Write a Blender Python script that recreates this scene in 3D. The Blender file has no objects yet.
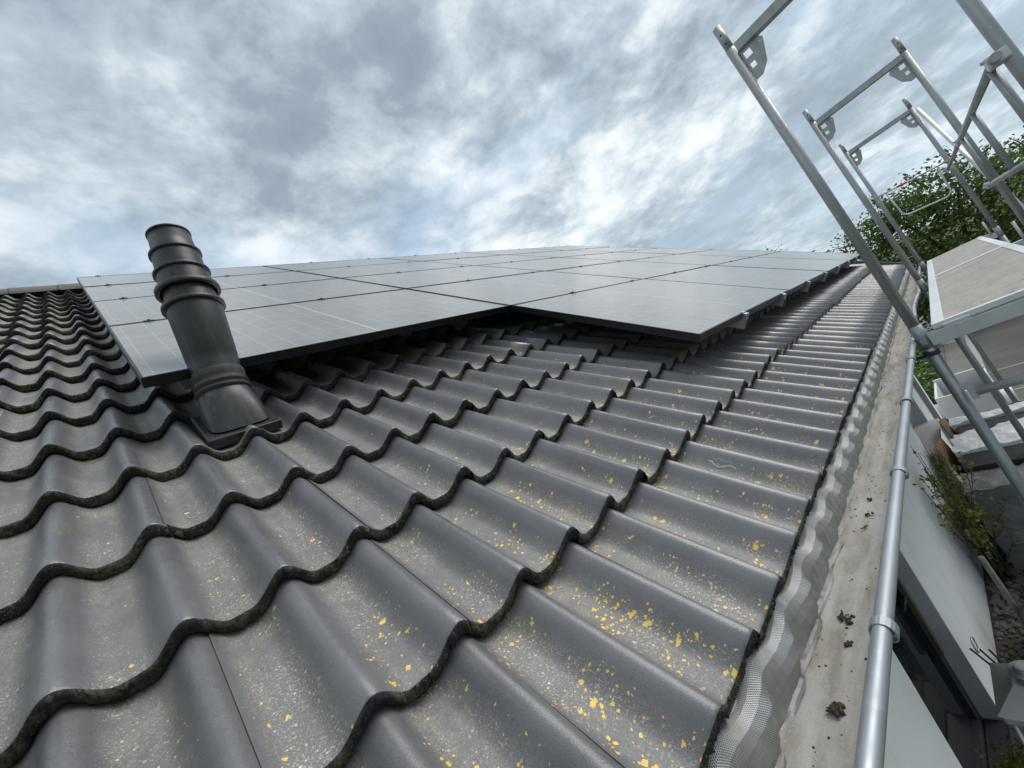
import bpy, bmesh, math, random
import numpy as np
from mathutils import Matrix, Vector, noise as mnoise

random.seed(7); np.random.seed(7)
scene = bpy.context.scene
COL = scene.collection
R = math.radians

# ---------------------------------------------------------------- camera
CAMZ = 3.1                                   # camera height above the ground
RW = [[0.68434405, -0.26728068, 0.67840567],
      [-0.56621975, 0.39141716, 0.72538804],
      [-0.45942183, -0.88054168, 0.11652440]]
cam_d = bpy.data.cameras.new('camera')
cam = bpy.data.objects.new('camera', cam_d); COL.objects.link(cam)
cam_d.sensor_width = 36.0; cam_d.lens = 36.0*408.787/1024.0
cam_d.clip_start = 0.02; cam_d.clip_end = 3000
m = Matrix.Identity(4)
for r in range(3):
    m[r][0] = RW[r][0]; m[r][1] = -RW[r][1]; m[r][2] = -RW[r][2]
m[2][3] = CAMZ
cam.matrix_world = m
scene.camera = cam

# ---------------------------------------------------------------- sky and sun
SUN_EL, SUN_AZ = 50.0, 128.0                 # degrees; azimuth measured from +Y towards +X
world = bpy.data.worlds.new('World'); scene.world = world; world.use_nodes = True
wn = world.node_tree.nodes; wl = world.node_tree.links; wn.clear()
def W(t, **k):
    n = wn.new(t)
    for a, b in k.items(): setattr(n, a, b)
    return n
w_out = W('ShaderNodeOutputWorld'); w_bg = W('ShaderNodeBackground')
w_sky = W('ShaderNodeTexSky', sky_type='NISHITA'); w_sky.sun_disc = False
w_sky.sun_elevation = R(SUN_EL); w_sky.sun_rotation = R(SUN_AZ)
w_bg.inputs['Strength'].default_value = 0.1
w_tc = W('ShaderNodeTexCoord'); w_sep = W('ShaderNodeSeparateXYZ')
wl.new(w_tc.outputs['Generated'], w_sep.inputs[0])
def wmath(op, a, b=None, c=None, clamp=False):
    n = W('ShaderNodeMath', operation=op); n.use_clamp = clamp
    for i, v in enumerate((a, b, c)):
        if v is None: continue
        if isinstance(v, (int, float)): n.inputs[i].default_value = v
        else: wl.new(v, n.inputs[i])
    return n.outputs[0]
zz = wmath('ADD', wmath('MAXIMUM', w_sep.outputs['Z'], 0.0), 0.22)
comb = W('ShaderNodeCombineXYZ')
wl.new(wmath('DIVIDE', w_sep.outputs['X'], zz), comb.inputs[0])
wl.new(wmath('DIVIDE', w_sep.outputs['Y'], zz), comb.inputs[1])
def wnoise(scale, detail, rough, dist, off, stretch=(1, 1, 1), rot=0.0):
    mp = W('ShaderNodeMapping'); mp.inputs['Location'].default_value = off
    mp.inputs['Scale'].default_value = stretch; mp.inputs['Rotation'].default_value = (0, 0, rot)
    wl.new(comb.outputs[0], mp.inputs[0])
    n = W('ShaderNodeTexNoise'); n.inputs['Scale'].default_value = scale
    n.inputs['Detail'].default_value = detail; n.inputs['Roughness'].default_value = rough
    n.inputs['Distortion'].default_value = dist
    wl.new(mp.outputs[0], n.inputs['Vector']); return n.outputs['Fac']
def wramp(fac, stops):
    n = W('ShaderNodeValToRGB'); e = n.color_ramp.elements
    while len(e) < len(stops): e.new(0.5)
    for el, (p, c) in zip(e, stops):
        el.position = p; el.color = (c[0], c[1], c[2], 1)
    wl.new(fac, n.inputs[0]); return n.outputs[0]
def wmix(fac, a, b, blend='MIX'):
    n = W('ShaderNodeMix', data_type='RGBA', blend_type=blend)
    for i, v in ((0, fac), (6, a), (7, b)):
        if isinstance(v, (int, float)): n.inputs[i].default_value = v
        elif isinstance(v, tuple): n.inputs[i].default_value = (*v, 1)
        else: wl.new(v, n.inputs[i])
    return n.outputs[2]
CO = (18.302, -14.831)                              # where in the cloud field the place stands
cl_big = wnoise(0.85, 2.0, 0.45, 0.15, (CO[0], CO[1], 0.0))
cl_mid = wnoise(2.7, 10.0, 0.60, 0.25, (CO[0]+4.4, CO[1]+2.3, 2.0), (1.0, 1.2, 1), 0.7)
cl_bil = wmath('ABSOLUTE', wmath('SUBTRACT', wnoise(3.6, 5.0, 0.55, 0.1, (CO[0]+1.4, CO[1]+9.3, 5.0)), 0.5))
cl_fin = wnoise(8.5, 8.0, 0.62, 0.35, (CO[0]+5.4, CO[1]+2.3, 1.0))
dens = wmath('ADD', wmath('MULTIPLY', cl_big, 0.62), wmath('ADD', wmath('MULTIPLY', cl_mid, 0.62), wmath('MULTIPLY', cl_fin, 0.22)))
dens = wmath('ADD', dens, wmath('MULTIPLY_ADD', cl_bil, -0.55, 0.055))
ccol = wramp(dens, [(0.59, (6.1, 6.3, 6.4)), (0.67, (4.7, 5.15, 5.4)), (0.75, (3.05, 3.6, 4.05)), (0.84, (1.95, 2.4, 2.85)), (0.96, (1.5, 1.9, 2.35))])
gapf = wmath('MULTIPLY', wramp(wnoise(1.3, 4.0, 0.5, 0.2, (CO[0]+8.0, CO[1]+0.5, 4.0)), [(0.52, (0, 0, 0)), (0.70, (1, 1, 1))]), 0.6)
w_col = wmix(gapf, ccol, wmix(0.6, w_sky.outputs[0], (3.2, 4.3, 5.3)))
haze_f = wramp(w_sep.outputs['Z'], [(0.0, (1, 1, 1)), (0.2, (0.6, 0.6, 0.6)), (0.45, (0, 0, 0))])
w_col = wmix(wmath('MULTIPLY', haze_f, 0.5), w_col, (3.65, 4.45, 5.0))
wl.new(w_col, w_bg.inputs['Color']); wl.new(w_bg.outputs[0], w_out.inputs[0])

sun_d = bpy.data.lights.new('sun', 'SUN'); sun_d.energy = 1.5; sun_d.angle = R(38); sun_d.color = (1, 0.97, 0.93)
sun = bpy.data.objects.new('sun', sun_d); COL.objects.link(sun)
sd = Vector((math.sin(R(SUN_AZ))*math.cos(R(SUN_EL)), math.cos(R(SUN_AZ))*math.cos(R(SUN_EL)), math.sin(R(SUN_EL))))
sun.rotation_euler = sd.to_track_quat('Z', 'Y').to_euler()
sun.location = (0, 0, 30)

vs = scene.view_settings
vs.view_transform = 'Standard'; vs.look = 'None'; vs.gamma = 1.0; vs.exposure = 0.82
vs.use_curve_mapping = False

# ---------------------------------------------------------------- roof coordinates
PITCH = 0.6689
CP, SP = math.cos(PITCH), math.sin(PITCH)
ROOF = Matrix(((1, 0, 0, 0), (0, CP, -SP, 0), (0, SP, CP, CAMZ), (0, 0, 0, 1)))   # (x along eave, s up slope, n outwards)
def RP(x, s, n): return ROOF @ Vector((x, s, n))
COURSE, WAVE = 0.3415, 0.15
X0, S_EAVE, N_CREST = -0.0177, 0.0366, -0.588
ROLL_H = 0.046
TILT = 0.035/COURSE
X_END = 9.02; S_RIDGE = 6.86

# ---------------------------------------------------------------- material helpers
MATS = {}
class MT:
    def __init__(s, name):
        s.m = bpy.data.materials.new(name); s.m.use_nodes = True
        s.n = s.m.node_tree.nodes; s.l = s.m.node_tree.links
        s.b = s.n['Principled BSDF']; MATS[name] = s.m
    def N(s, t, **k):
        n = s.n.new(t)
        for a, b in k.items(): setattr(n, a, b)
        return n
    def put(s, sock, v):
        if isinstance(v, (int, float)): sock.default_value = v
        elif isinstance(v, tuple): sock.default_value = (*v, 1) if (len(v) == 3 and sock.type == 'RGBA') else v
        else: s.l.new(v, sock)
    def math(s, op, a, b=None, c=None, clamp=False):
        n = s.N('ShaderNodeMath', operation=op); n.use_clamp = clamp
        for i, v in enumerate((a, b, c)):
            if v is not None: s.put(n.inputs[i], v)
        return n.outputs[0]
    def mix(s, f, a, b, blend='MIX'):
        n = s.N('ShaderNodeMix', data_type='RGBA', blend_type=blend)
        for i, v in ((0, f), (6, a), (7, b)): s.put(n.inputs[i], v)
        return n.outputs[2]
    def ramp(s, f, stops):
        n = s.N('ShaderNodeValToRGB'); e = n.color_ramp.elements
        while len(e) < len(stops): e.new(0.5)
        for el, (p, c) in zip(e, stops):
            el.position = p
            el.color = (c, c, c, 1) if isinstance(c, (int, float)) else (*c, 1)
        s.put(n.inputs[0], f); return n.outputs[0]
    def pos(s): return s.N('ShaderNodeNewGeometry').outputs['Position']
    def obj(s): return s.N('ShaderNodeTexCoord').outputs['Object']
    def map(s, v, scale=(1, 1, 1), loc=(0, 0, 0), rot=(0, 0, 0)):
        n = s.N('ShaderNodeMapping'); n.inputs['Scale'].default_value = scale
        n.inputs['Location'].default_value = loc; n.inputs['Rotation'].default_value = rot
        s.l.new(v, n.inputs[0]); return n.outputs[0]
    def noise(s, v, scale, detail=4, rough=0.55, dist=0.0):
        n = s.N('ShaderNodeTexNoise')
        n.inputs['Scale'].default_value = scale; n.inputs['Detail'].default_value = detail
        n.inputs['Roughness'].default_value = rough; n.inputs['Distortion'].default_value = dist
        s.l.new(v, n.inputs['Vector']); return n.outputs['Fac']
    def vor(s, v, scale, out='Distance', feature='F1', rand=1.0):
        n = s.N('ShaderNodeTexVoronoi', feature=feature); n.inputs['Scale'].default_value = scale
        n.inputs['Randomness'].default_value = rand
        s.l.new(v, n.inputs['Vector']); return n.outputs[out]
    def bump(s, h, strength=0.3, dist=0.01):
        n = s.N('ShaderNodeBump'); n.inputs['Strength'].default_value = strength
        n.inputs['Distance'].default_value = dist
        s.put(n.inputs['Height'], h); s.l.new(n.outputs[0], s.b.inputs['Normal'])
    def attr(s, name):
        n = s.N('ShaderNodeAttribute'); n.attribute_name = name; return n.outputs['Fac']
    def set(s, color=None, rough=None, metal=None, spec=None, **k):
        if color is not None: s.put(s.b.inputs['Base Color'], color)
        if rough is not None: s.put(s.b.inputs['Roughness'], rough)
        if metal is not None: s.put(s.b.inputs['Metallic'], metal)
        if spec is not None: s.put(s.b.inputs['Specular IOR Level'], spec)
        for a, v in k.items(): s.put(s.b.inputs[a], v)
        return s
    def roofpos(s):
        p = s.pos()
        cs = s.N('ShaderNodeCombineXYZ')
        for i, ax in enumerate(((1, 0, 0), (0, CP, SP), (0, -SP, CP))):
            d = s.N('ShaderNodeVectorMath', operation='DOT_PRODUCT'); d.inputs[1].default_value = ax
            sub = s.N('ShaderNodeVectorMath', operation='SUBTRACT'); sub.inputs[1].default_value = (0, 0, CAMZ)
            s.l.new(p, sub.inputs[0]); s.l.new(sub.outputs[0], d.inputs[0]); s.l.new(d.outputs['Value'], cs.inputs[i])
        return cs.outputs[0]

def simple(name, col, rough=0.6, metal=0.0, var=0.12, scale=8.0, bump=0.0, bscale=60.0, spec=0.5, space='obj'):
    t = MT(name); v = t.obj() if space == 'obj' else t.pos()
    a = tuple(c*(1-var) for c in col); b = tuple(min(1, c*(1+var)) for c in col)
    c = t.mix(t.ramp(t.noise(v, scale, 5, 0.6), [(0.3, 0.0), (0.7, 1.0)]), a, b)
    rn = t.math('MULTIPLY_ADD', t.noise(v, scale*2.3, 4), 0.25, rough-0.12)
    t.set(c, rn, metal, spec)
    if bump: t.bump(t.noise(v, bscale, 5), bump, 0.004)
    return t

# ---------------------------------------------------------------- materials: roof tile
def tile_material():
    t = MT('tile_concrete'); v = t.roofpos()
    sx = t.N('ShaderNodeSeparateXYZ'); t.l.new(v, sx.inputs[0])
    xx, ss = sx.outputs[0], sx.outputs[1]
    tr = t.attr('trough')
    n_lo = t.ramp(t.noise(v, 5.5, 5, 0.62), [(0.32, 0.0), (0.68, 1.0)]); n_md = t.noise(v, 14, 5, 0.6)
    c = t.mix(n_lo, (0.078, 0.078, 0.086), (0.130, 0.129, 0.137))
    oi = t.N('ShaderNodeObjectInfo').outputs['Random']
    tone = t.math('MULTIPLY_ADD', oi, 0.34, 0.83)
    tv_ = t.N('ShaderNodeCombineXYZ'); [t.l.new(tone, tv_.inputs[q]) for q in range(3)]
    c = t.mix(1.0, c, tv_.outputs[0], 'MULTIPLY')
    # rain streaks along the slope
    st = t.noise(t.map(v, (46, 2.4, 4)), 1.0, 5, 0.6)
    c = t.mix(t.math('MULTIPLY', t.ramp(st, [(0.46, 0.0), (0.72, 1.0)]), 0.30), c, (0.185, 0.183, 0.180))
    mot = t.noise(v, 60, 6, 0.7)
    c = t.mix(t.math('MULTIPLY', t.ramp(mot, [(0.40, 0.0), (0.70, 1.0)]), 0.45), c, (0.150, 0.150, 0.152))
    scr = t.noise(t.map(v, (260, 9, 4), rot=(0, 0, 0.10)), 1.0, 3, 0.6)
    c = t.mix(t.math('MULTIPLY', t.ramp(scr, [(0.66, 0.0), (0.72, 1.0)]), t.ramp(t.noise(v, 6, 3), [(0.50, 0.0), (0.64, 0.55)])), c, (0.24, 0.235, 0.225))
    # dust lying in the troughs
    trp = t.ramp(tr, [(0.45, 0.0), (0.90, 1.0)])
    dust = t.math('MULTIPLY', trp, t.ramp(n_md, [(0.30, 0.15), (0.66, 0.9)]))
    c = t.mix(t.math('MULTIPLY', dust, 0.42), c, (0.175, 0.168, 0.150))
    al = t.attr('along')
    lap = t.math('MULTIPLY', t.math('MULTIPLY', t.ramp(al, [(0.50, 0.0), (0.82, 1.0)]), trp), t.ramp(t.noise(v, 26, 5, 0.65), [(0.38, 0.0), (0.60, 1.0)]))
    c = t.mix(t.math('MULTIPLY', lap, 0.42), c, (0.24, 0.225, 0.185))
    # fine pale speckle (bare sand grains, crustose lichen)
    far = t.ramp(t.noise(v, 6.5, 5, 0.66), [(0.40, 0.12), (0.60, 1.0)])
    mk1 = t.math('MULTIPLY', t.math('MULTIPLY_ADD', trp, 0.93, 0.07), far)
    sp0 = t.ramp(t.noise(v, 620, 2, 0.6), [(0.53, 0.0), (0.60, 1.0)])
    c = t.mix(t.math('MULTIPLY', sp0, t.math('MULTIPLY_ADD', mk1, 0.60, 0.06)), c, (0.31, 0.295, 0.26))
    sp1 = t.ramp(t.noise(v, 270, 3, 0.75), [(0.565, 0.0), (0.615, 1.0)])
    c = t.mix(t.math('MULTIPLY', sp1, mk1), c, (0.43, 0.41, 0.345))
    pit = t.ramp(t.noise(v, 200, 3, 0.7), [(0.33, 1.0), (0.39, 0.0)])
    c = t.mix(t.math('MULTIPLY', pit, 0.45), c, (0.035, 0.035, 0.036))
    vd = t.vor(t.map(v, (1, 1, 0.3)), 130); vc = t.vor(t.map(v, (1, 1, 0.3)), 130, 'Color')
    rs = t.N('ShaderNodeSeparateColor'); t.l.new(vc, rs.inputs[0])
    spot = t.math('LESS_THAN', vd, t.math('MULTIPLY', t.math('SUBTRACT', rs.outputs[0], 0.66, clamp=True), 0.85))
    c = t.mix(t.math('MULTIPLY', spot, t.math('MULTIPLY', mk1, 0.9)), c, (0.60, 0.58, 0.50))
    # yellow lichen, thick along the eave courses
    eave = t.ramp(ss, [(0.05, 1.0), (0.36, 0.82), (0.62, 0.34), (0.95, 0.06)])
    clus = t.ramp(t.noise(v, 8.0, 5, 0.66), [(0.46, 0.0), (0.60, 1.0)])
    side = t.math('MULTIPLY', t.ramp(tr, [(0.35, 0.0), (0.70, 1.0)]), t.ramp(xx, [(0.0, 0.35), (0.5, 1.0)]))
    prob = t.math('MULTIPLY', t.math('MULTIPLY', eave, clus), side)
    wob = t.noise(v, 210, 3, 0.6)
    ysp = None
    wn_ = t.N('ShaderNodeTexNoise'); wn_.inputs['Scale'].default_value = 150; wn_.inputs['Detail'].default_value = 3; t.l.new(v, wn_.inputs['Vector'])
    wv = t.N('ShaderNodeVectorMath', operation='MULTIPLY_ADD'); wv.inputs[1].default_value = (0.0055, 0.0055, 0.0055); t.l.new(wn_.outputs['Color'], wv.inputs[0]); t.l.new(v, wv.inputs[2])
    for (scl, off_, pmax, r0, r1) in ((58, (0.31, 0.17, 0), 0.36, 0.10, 0.40), (100, (0.11, 0.67, 0), 0.72, 0.10, 0.38), (165, (0.77, 0.41, 0), 0.85, 0.10, 0.34)):
        vv = t.map(wv.outputs[0], (1, 1, 0.3), off_)
        yd = t.vor(vv, scl); yc = t.N('ShaderNodeSeparateColor'); t.l.new(t.vor(vv, scl, 'Color'), yc.inputs[0])
        hit = t.math('LESS_THAN', yc.outputs[0], t.math('MULTIPLY', prob, pmax))
        rad = t.math('MULTIPLY_ADD', yc.outputs[1], r1-r0, r0)
        y1_ = t.math('MULTIPLY', hit, t.math('LESS_THAN', t.math('MULTIPLY_ADD', t.math('SUBTRACT', wob, 0.5), 0.7, yd), rad))
        ycol = t.mix(yc.outputs[2], (0.88, 0.47, 0.010), (0.76, 0.53, 0.10))
        ycol = t.mix(t.math('MULTIPLY', t.math('DIVIDE', yd, rad), 0.25, clamp=True), ycol, (0.66, 0.52, 0.20))
        c = t.mix(y1_, c, ycol); ysp = y1_ if ysp is None else t.math('MAXIMUM', ysp, y1_)
    # chance patch of ochre lichen higher up
    oc = t.math('MULTIPLY', t.ramp(t.noise(v, 3.1, 2, 0.5), [(0.66, 0.0), (0.72, 1.0)]), t.ramp(t.noise(v, 120, 4, 0.7), [(0.48, 0.0), (0.56, 1.0)]))
    c = t.mix(t.math('MULTIPLY', oc, 0.5), c, (0.40, 0.29, 0.09))
    rg = t.math('MULTIPLY_ADD', t.math('ADD', n_md, t.math('MULTIPLY', tr, 1.0)), 0.34, 0.10)
    t.set(c, rg, 0.0, 0.5); t.b.inputs['IOR'].default_value = 1.75
    hgt = t.math('ADD', t.math('MULTIPLY', t.noise(v, 420, 5, 0.7), 0.8), t.math('ADD', t.math('MULTIPLY', ysp, 0.8), t.math('MULTIPLY', spot, 0.3)))
    t.bump(hgt, 0.42, 0.0025)
    return t.m
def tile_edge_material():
    t = MT('tile_edge_moss_shade'); v = t.roofpos()
    c = t.mix(t.ramp(t.noise(v, 34, 6, 0.68), [(0.40, 0.0), (0.70, 1.0)]), (0.010, 0.011, 0.010), (0.075, 0.069, 0.050))  # near-black lip colour holds both dark moss and painted shade
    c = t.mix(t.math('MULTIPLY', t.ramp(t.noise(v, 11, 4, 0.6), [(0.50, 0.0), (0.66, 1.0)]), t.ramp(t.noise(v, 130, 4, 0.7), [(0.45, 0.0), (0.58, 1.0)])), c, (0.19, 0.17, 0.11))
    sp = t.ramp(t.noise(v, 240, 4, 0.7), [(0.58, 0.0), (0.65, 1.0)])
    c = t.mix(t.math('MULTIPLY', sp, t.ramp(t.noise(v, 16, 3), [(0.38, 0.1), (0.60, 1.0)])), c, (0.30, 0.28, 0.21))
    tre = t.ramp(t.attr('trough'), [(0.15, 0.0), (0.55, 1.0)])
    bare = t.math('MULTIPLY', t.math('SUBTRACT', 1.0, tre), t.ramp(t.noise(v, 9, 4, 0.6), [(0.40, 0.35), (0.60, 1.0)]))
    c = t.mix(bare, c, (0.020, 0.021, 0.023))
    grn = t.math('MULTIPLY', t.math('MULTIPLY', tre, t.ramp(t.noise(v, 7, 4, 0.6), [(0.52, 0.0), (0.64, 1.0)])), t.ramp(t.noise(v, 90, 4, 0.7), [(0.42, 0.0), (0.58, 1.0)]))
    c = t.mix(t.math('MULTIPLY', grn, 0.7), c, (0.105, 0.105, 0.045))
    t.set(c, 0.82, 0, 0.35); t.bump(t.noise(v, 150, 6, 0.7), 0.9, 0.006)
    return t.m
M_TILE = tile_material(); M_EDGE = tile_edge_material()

# panels
def pv_material():
    t = MT('solar_glass'); v = t.obj()
    sx = t.N('ShaderNodeSeparateXYZ'); t.l.new(v, sx.inputs[0])
    def grid(o, pitch, width, off=0.0):
        fr = t.math('FRACT', t.math('DIVIDE', t.math('ADD', o, off), pitch))
        d = t.math('MINIMUM', fr, t.math('SUBTRACT', 1.0, fr))
        return t.math('LESS_THAN', d, width/pitch)
    cell = t.math('MAXIMUM', grid(sx.outputs[0], 0.0902, 0.0016, 50*0.0902-0.006), grid(sx.outputs[1], 0.1742, 0.0016, 50*0.1742))
    mid = t.math('LESS_THAN', t.math('ABSOLUTE', sx.outputs[0]), 0.0045)
    bus = t.math('MULTIPLY', grid(sx.outputs[1], 0.01742, 0.00045), 0.35)
    rnd = t.noise(t.pos(), 1.3, 2)
    c = t.mix(rnd, (0.010, 0.011, 0.017), (0.016, 0.017, 0.024))
    c = t.mix(bus, c, (0.09, 0.09, 0.10))
    c = t.mix(t.math('MULTIPLY', cell, 0.75), c, (0.36, 0.36, 0.37))
    c = t.mix(t.math('MULTIPLY', mid, 0.85), c, (0.60, 0.60, 0.61))
    dust = t.math('MULTIPLY_ADD', t.noise(t.pos(), 9, 8, 0.72), 0.46, 0.30)  # dust film, made paler so its colour also carries sky sheen
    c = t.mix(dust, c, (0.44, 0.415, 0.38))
    rg = t.math('MULTIPLY_ADD', t.noise(t.pos(), 2.0, 5, 0.6), 0.14, 0.13)
    t.set(c, rg, 0.0, 0.5); t.b.inputs['IOR'].default_value = 2.35
    t.bump(t.noise(v, 420, 2), 0.04, 0.001)
    return t.m
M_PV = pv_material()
M_PVFRAME = simple('black_anodised', (0.022, 0.022, 0.025), 0.36, 0.6, 0.1, 4).m
M_PVBACK = simple('panel_backsheet', (0.02, 0.02, 0.022), 0.6).m
M_RAIL = simple('rail_aluminium', (0.42, 0.43, 0.44), 0.38, 0.85, 0.1, 12).m
M_BLACKM = simple('black_metal', (0.012, 0.012, 0.013), 0.6, 0.0).m

def galv(name, a, b, rough=0.46, metal=0.45, rust=0.12):
    t = MT(name); v = t.obj()
    sp = t.vor(v, 70, 'Color'); sc = t.N('ShaderNodeSeparateColor'); t.l.new(sp, sc.inputs[0])
    c = t.mix(t.math('MULTIPLY_ADD', t.noise(v, 5, 3, 0.5), 0.9, t.math('MULTIPLY', sc.outputs[0], 0.04)), a, b)
    dirt = t.ramp(t.noise(t.map(v, (14, 14, 2.5)), 1.0, 4, 0.55), [(0.52, 0.0), (0.75, 1.0)])
    c = t.mix(t.math('MULTIPLY', dirt, rust*3), c, (0.12, 0.11, 0.10))
    spl = t.ramp(t.noise(v, 26, 4, 0.6), [(0.66, 0.0), (0.71, 1.0)])
    c = t.mix(t.math('MULTIPLY', spl, rust*4), c, (0.60, 0.60, 0.58))
    t.set(c, t.math('MULTIPLY_ADD', t.noise(v, 24, 5, 0.65), 0.4, rough-0.2), metal, 0.5)
    t.bump(t.noise(v, 14, 3, 0.5), 0.04, 0.002)
    return t.m
M_GALV = galv('galvanised_steel', (0.24, 0.255, 0.265), (0.40, 0.42, 0.43))
M_GALV2 = galv('galvanised_steel_bright', (0.42, 0.44, 0.455), (0.62, 0.64, 0.65), 0.42, 0.4, 0.06)
M_ALU = galv('deck_aluminium', (0.55, 0.57, 0.58), (0.74, 0.76, 0.77), 0.45, 0.3, 0.05)
M_ZINC = galv('zinc_bead', (0.27, 0.295, 0.32), (0.40, 0.425, 0.45), 0.48, 0.6, 0.03)
def plywood():
    t = MT('deck_plywood'); v = t.pos()
    c = t.mix(t.noise(t.map(v, (1.2, 14, 14)), 2.0, 6, 0.6), (0.215, 0.195, 0.165), (0.36, 0.332, 0.295))
    c = t.mix(t.math('MULTIPLY', t.ramp(t.noise(v, 5, 5, 0.65), [(0.40, 0.0), (0.68, 1.0)]), 0.7), c, (0.40, 0.38, 0.35))
    st = t.ramp(t.noise(v, 22, 5, 0.6), [(0.62, 0.0), (0.67, 1.0)])
    c = t.mix(t.math('MULTIPLY', st, 0.7), c, (0.10, 0.088, 0.072))
    gr = t.vor(v, 160)
    t.set(c, 0.62, 0, 0.4); t.bump(gr, 0.25, 0.002)
    return t.m
M_PLY = plywood()
def sediment():
    t = MT('gutter_sediment'); v = t.pos()
    c = t.mix(t.ramp(t.noise(t.map(v, (1.5, 12, 6)), 3.0, 6, 0.62), [(0.3, 0.0), (0.7, 1.0)]), (0.20, 0.180, 0.148), (0.39, 0.375, 0.34))
    c = t.mix(t.math('MULTIPLY', t.ramp(t.noise(v, 7, 5, 0.65), [(0.45, 0.0), (0.62, 1.0)]), 0.75), c, (0.36, 0.36, 0.35))
    c = t.mix(t.math('MULTIPLY', t.ramp(t.noise(v, 160, 4, 0.7), [(0.60, 0.0), (0.66, 1.0)]), 0.6), c, (0.42, 0.40, 0.35))
    c = t.mix(t.math('MULTIPLY', t.ramp(t.noise(v, 48, 4, 0.7), [(0.67, 0.0), (0.71, 1.0)]), 0.8), c, (0.05, 0.04, 0.03))
    t.set(c, 0.85, 0, 0.3); t.bump(t.noise(v, 120, 6, 0.7), 0.6, 0.004)
    return t.m
M_SED = sediment()
M_DIRT = simple('dark_dirt', (0.045, 0.036, 0.027), 0.9, 0, 0.4, 60, 0.8, 120).m
def mesh_guard():
    t = MT('mesh_guard_metal'); v = t.attr('u'); w = t.attr('v')
    def lines(a, k):
        s_ = t.math('SINE', t.math('MULTIPLY', a, k)); return t.math('MULTIPLY_ADD', s_, 0.5, 0.5)
    k = 2*math.pi/0.0032
    a = lines(t.math('ADD', v, t.math('MULTIPLY', w, 0.55)), k); b = lines(t.math('SUBTRACT', v, t.math('MULTIPLY', w, 0.55)), k)
    h = t.math('MAXIMUM', a, b)
    c = t.mix(t.ramp(h, [(0.45, 0.0), (0.8, 1.0)]), (0.10, 0.10, 0.098), (0.43, 0.435, 0.43))
    d = t.ramp(t.noise(t.pos(), 18, 5, 0.65), [(0.48, 0.0), (0.72, 1.0)])
    c = t.mix(t.math('MULTIPLY', d, 0.6), c, (0.20, 0.185, 0.15))
    t.set(c, 0.42, 0.45, 0.5); t.bump(h, 0.4, 0.0015)
    return t.m
M_GUARD = mesh_guard()
def plastic_black():
    t = MT('black_plastic'); v = t.pos()
    c = t.mix(t.noise(t.map(v, (30, 30, 3)), 1.0, 5, 0.6), (0.012, 0.013, 0.014), (0.024, 0.026, 0.027))
    sk = t.ramp(t.noise(t.map(v, (60, 60, 5)), 1.0, 4, 0.6), [(0.50, 0.0), (0.72, 1.0)])
    c = t.mix(t.math('MULTIPLY', sk, 0.35), c, (0.085, 0.086, 0.082))
    ms = t.ramp(t.noise(v, 30, 5, 0.65), [(0.60, 0.0), (0.75, 1.0)])
    c = t.mix(t.math('MULTIPLY', ms, 0.5), c, (0.10, 0.10, 0.085))
    t.set(c, t.math('MULTIPLY_ADD', t.noise(v, 26, 5), 0.34, 0.26), 0, 0.5)
    return t.m
M_PLAST = plastic_black()
M_SLEEVE = simple('mossy_rubber', (0.034, 0.036, 0.028), 0.75, 0, 0.5, 40, 0.5, 120, space='pos').m
def render_wall():
    t = MT('white_render'); v = t.pos()
    c = t.mix(t.noise(v, 1.6, 5, 0.6), (0.72, 0.725, 0.71), (0.82, 0.825, 0.815))
    c = t.mix(t.math('MULTIPLY', t.ramp(t.noise(t.map(v, (2, 2, 0.7)), 2.0, 5, 0.65), [(0.52, 0.0), (0.75, 1.0)]), 0.45), c, (0.55, 0.56, 0.52))
    t.set(c, 0.85, 0, 0.25); t.bump(t.noise(v, 170, 5, 0.7), 0.35, 0.004)
    return t.m
M_WALL = render_wall()
M_REVEAL = simple('reveal_paint', (0.44, 0.45, 0.45), 0.8, 0, 0.06, 5, 0.3, 170, 0.3, 'pos').m
M_SILL = simple('sill_stone', (0.55, 0.545, 0.52), 0.6, 0, 0.08, 12, 0.1, 200).m
M_ANTH = simple('anthracite_board', (0.085, 0.092, 0.098), 0.55, 0, 0.18, 6, 0.12, 80, 0.45, 'pos').m
M_DFRAME = simple('dark_door_frame', (0.03, 0.034, 0.042), 0.42, 0.1, 0.1).m
M_BROWN = simple('brown_wood', (0.07, 0.052, 0.033), 0.65, 0, 0.25, 20, 0.2, 60).m
t = MT('dark_glass'); t.set((0.012, 0.015, 0.02), 0.06, 0, 0.6); M_GLASS = t.m
M_BATTEN = simple('roof_batten', (0.06, 0.05, 0.04), 0.9).m
M_SOFFIT = simple('soffit_board', (0.10, 0.085, 0.07), 0.75).m
def ground_mat(name, a, b, scale, c3=None, sc3=2.0, amt=0.5, rough=0.9, bsc=80, bst=0.5, spec=0.25):
    t = MT(name); v = t.pos()
    c = t.mix(t.ramp(t.noise(v, scale, 6, 0.65), [(0.3, 0.0), (0.7, 1.0)]), a, b)
    if c3: c = t.mix(t.math('MULTIPLY', t.ramp(t.noise(v, sc3, 5, 0.6), [(0.48, 0.0), (0.66, 1.0)]), amt), c, c3)
    t.set(c, rough, 0, spec); t.bump(t.noise(v, bsc, 5, 0.7), bst, 0.01); return t.m
M_GROUND = ground_mat('earth_and_grass', (0.045, 0.07, 0.022), (0.085, 0.105, 0.04), 6, (0.10, 0.085, 0.06), 1.0)
M_ASPH = ground_mat('dark_asphalt', (0.095, 0.088, 0.080), (0.135, 0.127, 0.118), 30, (0.155, 0.147, 0.135), 0.9, 0.7, 0.8, 160)
M_PATH = ground_mat('pavement_grey', (0.17, 0.165, 0.155), (0.24, 0.235, 0.22), 14, (0.12, 0.115, 0.10), 1.2)
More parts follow.
